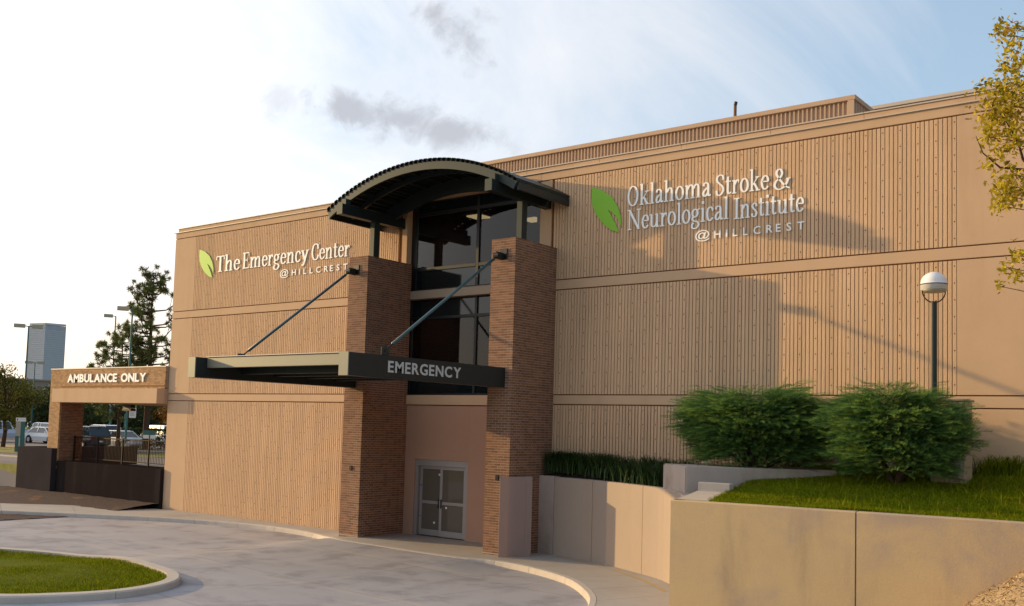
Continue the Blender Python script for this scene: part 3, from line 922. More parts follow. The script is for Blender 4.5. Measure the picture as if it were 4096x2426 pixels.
M_fascia = mat('grey_green_steel', (0.030, 0.040, 0.036), 0.5, noise=(3, 0.1), spec=0.25)
arc_beam(YF, YF + 0.07, -0.255, -0.016, 'arched_fascia', M_fascia)
arc_beam(-0.55, -0.45, -0.52, -0.030, 'arched_rafter', M_green, -0.93, 0.93)
arc_beam(YF + 0.9, YF + 1.0, -0.20, -0.016, 'arched_rafter', M_green, -0.97, 0.97)
for sgn in (-1, 1):
    x, z = arc_pt(sgn * SM, 0)
    xa, xb = (x - 0.02, x + 0.06) if sgn < 0 else (x - 0.06, x + 0.02)
    MB().cbox(xa, xb, YF + 0.072, YB, z - 0.24, z - 0.02, 0.006).build('eave_fascia', M_green, arc)
pur = MB()
for i in range(1, 12):
    s_ = -SM + 2 * SM * i / 12
    x, z = arc_pt(s_, -0.07); pur.box(x - 0.03, x + 0.03, YF + 0.075, YB - 0.005, z - 0.035, z + 0.035)
pur.build('purlin', M_green, arc)
for xb in (-24.58, -18.30):
    MB().cbox(xb - 0.13, xb + 0.13, -2.94, -0.02, 10.49, 10.83, 0.008).build('support_beam', M_green, arc)
    MB().cbox(xb - 0.132, xb + 0.132, -2.965, -2.942, 10.485, 10.835, 0.004).build('beam_cap', M_fascia, arc)
    MB().cbox(xb - 0.11, xb + 0.11, -2.80, -2.60, 10.832, 11.02, 0.006).build('bearing_block', M_fascia, arc)
    MB().cbox(xb - 0.10, xb + 0.10, -1.46, -1.20, 9.20, 10.49, 0.006).build('post', M_fascia, arc)

# ------------------------------------------------------------------ emergency canopy
ec = thing('entrance_canopy', (-21.4, -2.1, 4.84), 'flat dark green steel canopy reading EMERGENCY, hung in front of the brick columns', 'canopy')
for (x0, x1) in ((-24.755, -24.43), (-18.51, -18.18)):
    MB().cbox(x0, x1, -8.20, -2.078, 4.845, 5.42, 0.01).build('side_beam', M_green, ec)
    MB().cbox(x0 - 0.003, x1 + 0.003, -8.232, -8.205, 4.842, 5.423, 0.004).build('beam_end_plate', M_olive, ec)
MB().cbox(-24.425, -18.515, -7.84, -7.70, 5.135, 5.43, 0.006).build('front_fascia', M_olive, ec)
MB().cbox(-24.425, -18.515, -7.88, -7.60, 5.434, 5.455, 0.004).build('fascia_cap', M_cap, ec)
MB().box(-24.428, -18.512, -7.695, -2.10, 5.22, 5.30).build('soffit_deck', M_green, ec)
for y in (-6.6, -5.4, -4.2, -3.0):
    MB().cbox(-24.425, -18.515, y - 0.05, y + 0.05, 5.02, 5.215, 0.005).build('cross_beam', M_green, ec)
for xr, y0 in ((-18.35, -6.83), (-24.60, -6.55)):
    rod = thing('tension_rod', (xr, y0, 5.43), 'teal steel tension rod from the %s brick column down to the canopy beam' % ('right' if xr > -20 else 'left'), 'tension rod', 'rods holding the canopy')
    a = Vector((xr, y0, 5.56)); b = Vector((xr, -2.40, 8.66)); d = (b - a).normalized()
    MB().tube(a + d * 0.32, b - d * 0.2, 0.042, n=10).build('rod', mat('teal_steel', (0.045, 0.10, 0.115), 0.35, spec=0.6), rod, smooth=True)
    MB().tube(a, a + d * 0.34, 0.022, n=8).build('clevis', M_bronze, rod)
    MB().tube(b - d * 0.22, b, 0.028, n=8).build('clevis', M_bronze, rod)
    lg = MB(); lg.cbox(xr - 0.03, xr + 0.03, y0 - 0.13, y0 + 0.13, 5.424, 5.64, 0.02); lg.tube((xr - 0.05, y0, 5.56), (xr + 0.05, y0, 5.56), 0.04)
    lg.build('lug', M_fascia, rod)
    br = MB(); br.cbox(xr - 0.13, xr + 0.13, -2.115, -2.078, 8.62, 8.93, 0.005); br.cbox(xr - 0.05, xr + 0.05, -2.46, -2.116, 8.58, 8.80, 0.03)
    br.tube((xr - 0.09, -2.40, 8.68), (xr + 0.09, -2.40, 8.68), 0.09, n=12)
    br.build('wall_bracket', M_bronze, rod)

# ------------------------------------------------------------------ lettering
TK, TN = 0.118, 0.052
X_ = 0.67


def EL_(cx, cy, rx, ry): return [(cx + rx * math.cos(t), cy + ry * math.sin(t)) for t in [2 * math.pi * i / 14 for i in range(14)]]


def ser(x, y, w=0.13): return ('d', x - w, y, x + w, y, 0.05)


def arch(x): return ('p', [(x + 0.05, 0.46), (x + 0.15, 0.61), (x + 0.27, 0.635), (x + 0.335, 0.52), (x + 0.34, 0.30), (x + 0.34, 0.0)], 0)


GL = {
 'O': (0.80, [('c', EL_(0.39, 0.5, 0.285, 0.475))]),
 'N': (0.92, [('d', 0.16, 0.0, 0.16, 0.98, 0.06), ('d', 0.76, 0.0, 0.76, 0.98, 0.06), ('d', 0.15, 0.97, 0.76, 0.02, 0.15), ser(0.16, 0.025, .12), ser(0.11, 0.975, .10), ser(0.76, 0.975, .12)]),
 'S': (0.60, [('p', [(.49, .74), (.46, .92), (.29, .975), (.13, .88), (.13, .70), (.29, .55), (.44, .42), (.49, .23), (.34, .03), (.15, .04), (.08, .24)], 0), ('d', .49, .72, .50, .95, .04), ('d', .08, .02, .08, .26, .04)]),
 'I': (0.40, [('d', .2, 0, .2, 1, .13), ser(.2, .025, .16), ser(.2, .975, .16)]),
 'T': (0.68, [('d', .34, 0, .34, 1, .13), ser(.34, .025, .15), ('d', .04, .97, .64, .97, .06), ('d', .06, .97, .035, .76, .05), ('d', .62, .97, .645, .76, .05)]),
 'E': (0.66, [('d', .17, 0, .17, 1, .13), ('d', .04, .97, .56, .97, .055), ('d', .04, .028, .60, .028, .055), ('d', .2, .52, .44, .52, .05), ('d', .56, .97, .575, .78, .045), ('d', .60, .03, .625, .24, .045), ('d', .44, .41, .44, .63, .04)]),
 'C': (0.72, [('p', [(.62, .68), (.57, .89), (.41, .975), (.22, .88), (.12, .5), (.22, .12), (.42, .025), (.58, .11), (.65, .30)], 0), ('d', .62, .66, .63, .95, .04)]),
 '&': (0.90, [('p', [(.78, .47), (.64, .18), (.44, .03), (.22, .03), (.09, .2), (.15, .40), (.37, .58), (.46, .76), (.40, .94), (.28, .97), (.18, .85), (.22, .66), (.42, .38), (.66, .12), (.86, .02)], 0), ser(.78, .49, .11)]),
 'k': (0.64, [('d', .15, 0, .15, 1.04, .115), ser(.15, .025), ('d', .03, 1.0, .15, 1.03, .05), ('d', .2, .28, .48, .63, .055), ser(.47, .645, .11), ('d', .28, .38, .51, .02, .13), ser(.51, .025, .12)]),
 'l': (0.33, [('d', .16, 0, .16, 1.04, .115), ser(.16, .025), ('d', .04, 1.0, .16, 1.03, .05)]),
 'h': (0.68, [('d', .15, 0, .15, 1.04, .115), ser(.15, .025), ('d', .03, 1.0, .15, 1.03, .05), arch(.15), ser(.49, .025)]),
 'n': (0.68, [('d', .15, 0, .15, .65, .115), ser(.15, .025), ('d', .03, .61, .15, .64, .05), arch(.15), ser(.49, .025)]),
 'm': (1.02, [('d', .15, 0, .15, .65, .115), ser(.15, .025, .12), ('d', .03, .61, .15, .64, .05), arch(.15), ser(.49, .025, .12), arch(.49), ser(.83, .025, .12)]),
 'r': (0.47, [('d', .15, 0, .15, .65, .115), ser(.15, .025), ('d', .03, .61, .15, .64, .05), ('p', [(.19, .44), (.26, .58), (.35, .63), (.42, .57)], 0), ('d', .37, .56, .43, .56, .12)]),
 'u': (0.68, [('p', [(.15, .64), (.15, .3), (.17, .10), (.28, .035), (.40, .09), (.48, .22)], 0), ('d', .50, 0, .50, .65, .115), ('d', .02, .62, .16, .64, .05), ('d', .38, .62, .5, .64, .05), ('d', .5, .03, .64, .04, .05)]),
 'a': (0.54, [('p', [(.10, .50), (.14, .61), (.26, .645), (.36, .57), (.375, .42), (.375, .12), (.42, .03), (.52, .07)], 0), ('p', [(.36, .39), (.2, .33), (.10, .2), (.12, .06), (.22, .03), (.35, .15)], 0)]),
 'o': (0.56, [('c', EL_(0.275, 0.335, 0.20, 0.31))]),
 't': (0.40, [('p', [(.17, .86), (.17, .5), (.17, .14), (.23, .04), (.36, .09)], 0), ('d', .03, .62, .35, .62, .05), ('d', .10, .64, .17, .86, .05)]),
 'e': (0.52, [('p', [(.11, .385), (.25, .385), (.43, .385), (.40, .57), (.27, .645), (.14, .55), (.09, .33), (.15, .10), (.29, .025), (.45, .15)], 0)]),
 'g': (0.56, [('c', EL_(.25, .45, .155, .18)), ('d', .36, .58, .53, .64, .07), ('p', [(.15, .29), (.10, .17), (.20, .08), (.40, .03), (.47, -.12), (.32, -.27), (.13, -.25), (.07, -.13), (.16, .01)], 0)]),
 'i': (0.33, [('d', .16, 0, .16, .65, .115), ser(.16, .025), ('d', .04, .61, .16, .64, .05), ('d', .09, .90, .23, .90, .14)]),
 'c': (0.50, [('p', [(.42, .49), (.36, .61), (.25, .645), (.13, .55), (.09, .33), (.14, .10), (.27, .025), (.43, .15)], 0), ('d', .37, .50, .44, .50, .10)]),
 's': (0.45, [('p', [(.35, .49), (.31, .61), (.2, .645), (.10, .55), (.15, .42), (.28, .30), (.35, .17), (.27, .035), (.12, .04), (.07, .18)], 0)]),
 'y': (0.60, [('d', .10, .64, .31, .03, .14), ('p', [(.49, .64), (.38, .32), (.28, 0), (.19, -.2), (.09, -.24)], 0), ser(.11, .645, .11), ser(.49, .645, .10), ('d', .06, -.2, .13, -.2, .1)]),
}
glyph_me = {}


def glyph(ch, sx, sy, dep):
    """extruded serif letter; x right, z up, front face at y=0 looking to -y"""
    key = (ch, round(sx, 4), round(sy, 4))
    if key in glyph_me: return glyph_me[key]
    mb = MB(); lay = 0

    def slab(Lp, Rp):
        nonlocal lay
        n_ = len(Lp); y0 = -0.0006 * lay; lay += 1
        vs = [(x * sx, y0, z * sy) for x, z in Lp] + [(x * sx, y0, z * sy) for x, z in Rp] + [(x * sx, dep, z * sy) for x, z in Lp] + [(x * sx, dep, z * sy) for x, z in Rp]
        fs = []
        for i in range(n_ - 1):
            fs += [(i, i + 1, n_ + i + 1, n_ + i), (i, 2 * n_ + i, 2 * n_ + i + 1, i + 1), (n_ + i, n_ + i + 1, 3 * n_ + i + 1, 3 * n_ + i)]
        fs += [(0, n_, 3 * n_, 2 * n_), (n_ - 1, 3 * n_ - 1, 4 * n_ - 1, 2 * n_ - 1)]
        mb.add(vs, fs)
    for pr in GL[ch][1]:
        if pr[0] == 'd':
            _, xa, za, xb, zb, w = pr
            if abs(xa - xb) > 2.2 * abs(za - zb): dx, dz = 0, w / 2
            else: dx, dz = w / 2, 0
            slab([(xa - dx, za - dz), (xb - dx, zb - dz)], [(xa + dx, za + dz), (xb + dx, zb + dz)])
        else:
            closed = pr[0] == 'c'
            p = catmull(pr[1], 5, closed)
            if closed: p = p + [p[0]]
            Lp, Rp = [], []
            for i in range(len(p)):
                if closed: t = p[(i + 1) % (len(p) - 1)] - p[i - 1 if i else len(p) - 2]
                else: t = p[min(i + 1, len(p) - 1)] - p[max(i - 1, 0)]
                t = t / (np.linalg.norm(t) + 1e-9)
                w = TN + (TK - TN) * abs(t[1]) ** 1.5
                nn = np.array([-t[1], t[0]]) * w / 2
                Lp.append(tuple(p[i] + nn)); Rp.append(tuple(p[i] - nn))
            slab(Lp, Rp)
    me = bpy.data.meshes.new('letter'); me.from_pydata(mb.v, [], mb.f)
    bm = bmesh.new(); bm.from_mesh(me); bmesh.ops.recalc_face_normals(bm, faces=bm.faces); bm.to_mesh(me); bm.free()
    me.materials.append(M_white); me.update()
    glyph_me[key] = me
    return me


def serif_word(word, x0, x1, z, cap, parent, y=-0.034, dep=0.022):
    L0 = world_loc(parent)
    adv = sum(GL[c][0] for c in word) - 0.06
    sx = (x1 - x0) / adv; x = x0 - 0.03 * sx
    for c in word:
        link('letter', glyph(c, sx, cap, dep), parent, (x - L0.x, y - L0.y, z - L0.z)); x += GL[c][0] * sx


sans_cache = {}


def sans_mesh(ch, m, bold):
    k = (ch, m.name, bold)
    if k not in sans_cache:
        cu = bpy.data.curves.new('tmp', 'FONT'); cu.body = ch; cu.size = 1.0; cu.extrude = 0.5; cu.offset = bold; cu.resolution_u = 3
        ob = bpy.data.objects.new('tmp', cu); COL.objects.link(ob)
        bpy.context.view_layer.update()
        me = bpy.data.meshes.new_from_object(ob.evaluated_get(bpy.context.evaluated_depsgraph_get()))
        bpy.data.objects.remove(ob); bpy.data.curves.remove(cu)
        co = np.array([v.co for v in me.vertices]); sans_cache[k] = (co, [tuple(p.vertices) for p in me.polygons])
        bpy.data.meshes.remove(me)
    return sans_cache[k]


def sans_word(word, a0, a1, z, cap, parent, m, place, dep=0.03, bold=0.02, track=0.12, caph=None):
    """place(a, d, h) -> world point; a along the text, d outward depth, h height. Each letter is one mesh."""
    H = caph or sans_mesh('H', m, bold)[0][:, 1].max()
    items = []; x = 0.0
    for ch in word:
        if ch == ' ': x += 0.34 + track; continue
        co, fs = sans_mesh(ch, m, bold)
        w0, w1 = co[:, 0].min(), co[:, 0].max()
        items.append((x - w0, co, fs)); x += (w1 - w0) + (track * 0.55 if ch == 'R' else track)
    tot = x - track; sx = (a1 - a0) / tot; sy = cap / H
    for off, co, fs in items:
        mb = MB()
        mb.add([place(a0 + (c[0] + off) * sx, (c[2] + 0.5) * dep, z + c[1] * sy) for c in co], fs)
        mb.build('letter', m, parent)


LEAF = [(0.003, 1.468), (0.363, 1.339), (0.721, 1.087), (0.946, 0.761), (1.049, 0.452), (1.069, 0.16), (1.019, 0.269), (0.911, 0.448), (0.755, 0.614), (0.591, 0.715),
        (0.7, 0.557), (0.863, 0.285), (0.995, 0.0), (0.724, 0.094), (0.457, 0.29), (0.205, 0.58), (0.05, 0.863), (-0.003, 1.174)]


def leaf_logo(x0, z0, k, parent):
    n_ = len(LEAF); vs = []
    for y in (-0.034, -0.012): vs += [(x0 + a * k[0], y, z0 + b * k[1]) for a, b in LEAF]
    me = MB().add(vs, [tuple(range(n_ - 1, -1, -1)), tuple(range(n_, 2 * n_))] + [(i, (i + 1) % n_, n_ + (i + 1) % n_, n_ + i) for i in range(n_)])
    me.build('leaf_emblem', M_leaf, parent)


wall_place = lambda a, d, h: (a, -0.012 - d * 0.6, h)
s1 = thing('wall_sign', (-13, -0.03, 9.5), 'white raised lettering Oklahoma Stroke & Neurological Institute with green leaf', 'sign')
leaf_logo(-16.68, 9.515, (1, 1), s1)
serif_word('Oklahoma', -15.42, -12.73, 10.24, 0.60, s1)
serif_word('Stroke', -12.58, -11.02, 10.22, 0.58, s1)
serif_word('&', -10.89, -10.43, 10.17, 0.56, s1)
serif_word('Neurological', -15.39, -12.18, 9.54, 0.60, s1)
serif_word('Institute', -12.02, -10.05, 9.51, 0.58, s1)
sans_word('HILLCREST', -12.60, -10.035, 9.045, 0.21, s1, M_white, wall_place, track=0.52, bold=0.012)
sans_word('@', -13.185, -12.735, 9.06, 0.235, s1, M_white, wall_place, bold=0.004)
s2 = thing('wall_sign', (-32, -0.03, 9.6), 'white raised lettering The Emergency Center @ Hillcrest with smaller green leaf', 'sign')
leaf_logo(-36.46, 9.55, (0.985, 0.866), s2)
serif_word('The', -35.24, -33.67, 9.76, 0.66, s2)
serif_word('Emergency', -33.49, -29.49, 9.77, 0.65, s2)
serif_word('Center', -29.33, -27.23, 9.77, 0.63, s2)
sans_word('HILLCREST', -30.41, -27.31, 9.285, 0.22, s2, M_white, wall_place, track=0.52, bold=0.012)
sans_word('@', -31.125, -30.615, 9.29, 0.25, s2, M_white, wall_place, bold=0.004)
sans_word('EMERGENCY', -6.87, -4.05, 5.005, 0.285, ec, M_greyl, lambda a, d, h: (-18.179 + d, a, h), dep=0.012, bold=0.022, track=0.13)

# ------------------------------------------------------------------ translucent screen standing beside the right column
pn = thing('acrylic_screen', (-18.0, -1.6, 0), 'translucent grey upright panel standing against the foot of the right brick column', 'screen panel')
pa = Vector((-18.00, -2.40, 0)); pb = Vector((-17.52, -1.50, 0)); dd = (pb - pa).normalized(); nn = Vector((-dd.y, dd.x, 0)) * 0.008
def panel_box(t0, t1, z0, z1, k):
    a = pa + (pb - pa) * t0; b = pa + (pb - pa) * t1
    return MB().prism([(a.x + nn.x * k, a.y + nn.y * k), (b.x + nn.x * k, b.y + nn.y * k), (b.x - nn.x * k, b.y - nn.y * k), (a.x - nn.x * k, a.y - nn.y * k)], z0, z1)
panel_box(0.0, 0.798, 0.004, 2.28, 1).build('panel_sheet', M_acrylic, pn)
panel_box(0.80, 1.0, 0.004, 2.285, 1.3).build('edge_strip', M_acrylic, pn)

# ------------------------------------------------------------------ retaining walls on the right
WT = 2.27


def strip_wall(pts, th, z0, z1, side=1):
    """pts front face line; body goes to the left-hand normal * side"""
    p = [np.array(q, float) for q in pts]; back = []
    for i in range(len(p)):
        t = p[min(i + 1, len(p) - 1)] - p[max(i - 1, 0)]; t = t / np.linalg.norm(t); back.append(p[i] + np.array([-t[1], t[0]]) * th * side)
    n_ = len(p); vs = []
    for z, inset in ((z0, 0), (z1 - 0.02, 0), (z1, 0.02)):
        for i in range(n_): 
            d = (back[i] - p[i]); d = d / np.linalg.norm(d); q = p[i] + d * inset; vs.append((q[0], q[1], z))
        for i in range(n_):
            d = (p[i] - back[i]); d = d / np.linalg.norm(d); q = back[i] + d * inset; vs.append((q[0], q[1], z))
    m2 = 2 * n_; fs = []
    for lv in (0, 1):
        o_ = lv * m2
        for i in range(n_ - 1):
            fs += [(o_ + i, o_ + i + 1, o_ + m2 + i + 1, o_ + m2 + i), (o_ + n_ + i + 1, o_ + n_ + i, o_ + m2 + n_ + i, o_ + m2 + n_ + i + 1)]
        fs += [(o_, o_ + m2, o_ + m2 + n_, o_ + n_), (o_ + n_ - 1, o_ + 2 * n_ - 1, o_ + m2 + 2 * n_ - 1, o_ + m2 + n_ - 1)]
    o_ = 2 * m2
    for i in range(n_ - 1): fs.append((o_ + i, o_ + i + 1, o_ + n_ + i + 1, o_ + n_ + i))
    return MB().add(vs, fs)


CUR = catmull([(-17.92, -0.62), (-17.34, -0.66), (-15.77, -0.99), (-13.50, -2.07), (-12.26, -2.92), (-11.2, -4.25), (-10.43, -6.05)], 4)
rw = thing('retaining_wall', (-14.5, -1.6, 0), 'curved pinkish concrete retaining wall sweeping out from the right brick column', 'retaining wall')


def wall_joint_split(pts, cuts, gap):
    segs = []; a = 0
    for c in cuts + [len(pts) - 1]:
        s_ = [q.copy() for q in pts[a:c + 1]]
        if a: d = s_[1] - s_[0]; s_[0] = s_[0] + d / np.linalg.norm(d) * gap
        if c != len(pts) - 1: d = s_[-2] - s_[-1]; s_[-1] = s_[-1] + d / np.linalg.norm(d) * gap
        segs.append(s_); a = c
    return segs


for i, s_ in enumerate(wall_joint_split(CUR, [4, 8, 12], 0.008)):
    strip_wall(s_, 0.26, -0.2, WT + (0.02 if i == 0 else 0)).build('wall_panel', M_block if i == 0 else M_wallp, rw)
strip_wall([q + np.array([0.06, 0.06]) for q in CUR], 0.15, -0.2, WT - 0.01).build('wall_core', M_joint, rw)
nw = thing('retaining_wall', (-6, -5.7, 0), 'long weathered tan concrete retaining wall in front, with one vertical joint', 'retaining wall')
P0 = np.array([-10.415, -6.16]); P1 = np.array([0.5, -4.80]); PJ = P0 + (P1 - P0) * ((-6.69 + 10.415) / 10.915)
dn = (P1 - P0) / np.linalg.norm(P1 - P0)
strip_wall([P0, PJ - dn * 0.014], 0.30, -0.4, WT).build('wall_panel', M_wallc, nw)
strip_wall([PJ + dn * 0.014, P1 + dn * 8], 0.30, -0.4, WT).build('wall_panel', M_wallc, nw)
strip_wall([P0 + [0.1, 0.06], P1 + dn * 8 + [0, 0.06]], 0.2, -0.4, WT - 0.03).build('joint_filler', M_block, nw)
# stepped planter block above
blk = thing('planter_block', (-11, -2.5, 2.3), 'low grey concrete planter wall block above the curved wall', 'planter wall')
BZ = 2.89
bmx = bmesh.new()
poly = [(-12.72, -2.42), (-11.42, -3.66), (-8.6, -1.42), (-9.9, -0.18)]
b_ = MB().prism(poly, 2.0, BZ)
me = bpy.data.meshes.new('t'); me.from_pydata(b_.v, [], b_.f); bmx.from_mesh(me)
bmesh.ops.bevel(bmx, geom=list(bmx.edges), offset=0.03, segments=2, affect='EDGES'); bmx.verts.index_update()
MB().add([v.co for v in bmx.verts], [[v.index for v in f.verts] for f in bmx.faces]).build('block_body', M_block, blk)
bmx.free(); bpy.data.meshes.remove(me)
MB().tube((-11.75, -1.9, BZ), (-11.75, -1.9, BZ + 0.05), 0.025).tube((-11.9, -1.9, BZ + 0.05), (-11.58, -1.95, BZ + 0.05), 0.03).build('hose_tap', M_cap, blk)
gut = thing('spillway_kerb', (-10.5, -5, 2.3), 'small pale concrete spillway kerb where the two retaining walls meet', 'kerb')
MB().add([(-10.42, -5.85, 2.275), (-9.75, -5.72, 2.275), (-10.25, -3.75, 2.40), (-10.85, -3.95, 2.40), (-10.42, -5.85, 2.0), (-9.75, -5.72, 2.0), (-10.25, -3.75, 2.0), (-10.85, -3.95, 2.0)],
         [(0, 1, 2, 3), (0, 4, 5, 1), (1, 5, 6, 2), (2, 6, 7, 3), (3, 7, 4, 0)]).build('channel_bed', M_walltop, gut)
MB().cbox(-10.95, -10.15, -3.94, -3.72, 2.1, 2.56, 0.02).build('end_block', M_walltop, gut)

# ------------------------------------------------------------------ planted slope behind the walls


def near_y(x): return P0[1] + (x - P0[0]) * (P1[1] - P0[1]) / (P1[0] - P0[0]) + 0.28


def slope_z(x, y):
    yb = near_y(max(x, -10.4))
    t = (y - yb) / (0.0 - yb)
    return 2.26 + 0.68 * sm(min(max(t, 0), 1) * 0.85 + 0.0) / sm(0.85) + 0.03 * math.sin(x * 1.7 + 0.5) * math.sin(y * 2.1)


curb = np.array([q + np.array([0.12, 0.16]) for q in CUR])
V, F = [], []
cols = 40
xsA = np.linspace(-9.9, 9.0, 50)
for x in xsA:
    for j in range(14):
        y = near_y(x) + (0.02 - near_y(x)) * j / 13; V.append((x, y, slope_z(x, y)))
for i in range(49):
    for j in range(13): a = i * 14 + j; F.append((a, a + 14, a + 15, a + 1))
MB().add(V, F).build('grass_slope', M_turf)['kind'] = 'structure'
V, F = [], []
m_ = len(curb) - 2
for i in range(m_):
    p = curb[i]; q = np.array([-17.9 + (8.2) * i / (m_ - 1), 0.03])
    for j in range(8):
        t = j / 7; x, y = p + (q - p) * t; V.append((x, y, 2.10 + (0.34 + 0.36 * i / m_) * t + 0.02 * math.sin(5 * x + 3 * y)))
for i in range(m_ - 1):
    for j in range(7): a = i * 8 + j; F.append((a, a + 8, a + 9, a + 1))
MB().add(V, F).build('planting_bed', M_soil)['kind'] = 'structure'
N = 260000
P = np.stack([rng.uniform(-10.6, 1.0, N), rng.uniform(-6.0, -0.05, N)], 1)
ny_ = near_y(np.maximum(P[:, 0], -10.4))
keep = (P[:, 1] > ny_ - 0.03)
left = -9.75 + (P[:, 1] + 5.7) * (-0.55 / 2.0)
keep &= P[:, 0] > np.maximum(left, -10.25) + rng.normal(0, 0.04, N)
blkp = np.array([(-12.72, -2.42), (-11.42, -3.66), (-8.6, -1.42), (-9.9, -0.18)])
keep &= ~in_poly(P, blkp)
P = P[keep]
grass('slope_grass', P, np.array([slope_z(x, y) for x, y in P]), 0.062, 0.006, 'rough green grass covering the slope above the front retaining wall', 0.7)
# taller seeded tufts
P = np.stack([rng.uniform(-9.0, 1.0, 2600), rng.uniform(-5.3, -0.1, 2600)], 1); P = P[P[:, 1] > near_y(P[:, 0]) + 0.05]
grass('tall_grass', P, np.array([slope_z(x, y) for x, y in P]), 0.24, 0.006, 'taller grass tufts scattered over the slope', 0.9)


def blades(name, P, Z, h, wd, m, label, cat):
    """arching strap leaves"""
    N = len(P); seg = 5
    a = rng.uniform(0, 2 * np.pi, N); hh = h * rng.uniform(0.6, 1.2, N); rch = hh * rng.uniform(0.25, 0.8, N)
    V = []; ts = np.linspace(0, 1, seg)
    px = np.stack([-np.sin(a), np.cos(a)], 1)
    for t in ts:
        r = rch * t ** 1.6; z = hh * (1.25 * t - 0.45 * t ** 3)
        c = np.stack([P[:, 0] + np.cos(a) * r, P[:, 1] + np.sin(a) * r, Z + z], 1)
        w = wd * (1 - 0.85 * t ** 2) / 2
        s_ = np.concatenate([px * w, np.zeros((N, 1))], 1)
        V += [c - s_, c + s_]
    V = np.concatenate(V, 0); F = []; i = np.arange(N)
    for k in range(seg - 1): F.append(np.stack([i + 2 * k * N, i + (2 * k + 1) * N, i + (2 * k + 3) * N, i + (2 * k + 2) * N], 1))
    o = np_mesh(name, V, np.concatenate(F, 0), m)
    return tag(o, label, cat, kind='stuff')


Pm = []
clump = []
while len(clump) < 105:
    x = rng.uniform(-17.75, -12.8)
    y = rng.uniform(min(np.interp(x, [q[0] for q in curb[:20]], [q[1] for q in curb[:20]]) + 0.16, -0.25), -0.16)
    if not in_poly(np.array([[x, y]]), blkp)[0]: clump.append((x, y, rng.uniform(0.06, 0.17), int(rng.uniform(18, 62))))
for x, y, sp_, k in clump:
    for q in range(k): Pm.append((x + rng.normal(0, sp_), min(y + rng.normal(0, sp_), -0.1)))
Pm = np.array(Pm)
blades('border_grass', Pm, 2.1 + 0.34 * np.clip(Pm[:, 1] + 2.2, 0, 2) / 2, 0.66, 0.026, M_border, 'dark arching strap leaved border plants at the foot of the shaded ribbed wall', 'border plants')
Pw = np.stack([rng.normal(-5.25, 0.38, 420), rng.uniform(-0.55, -0.12, 420)], 1)
wplant = blades('leafy_weeds', Pw, np.array([slope_z(x, y) for x, y in Pw]), 0.5, 0.022, M_grass, 'leafy green weeds growing at the wall foot right of the cabinet', 'weeds')

# ------------------------------------------------------------------ junipers


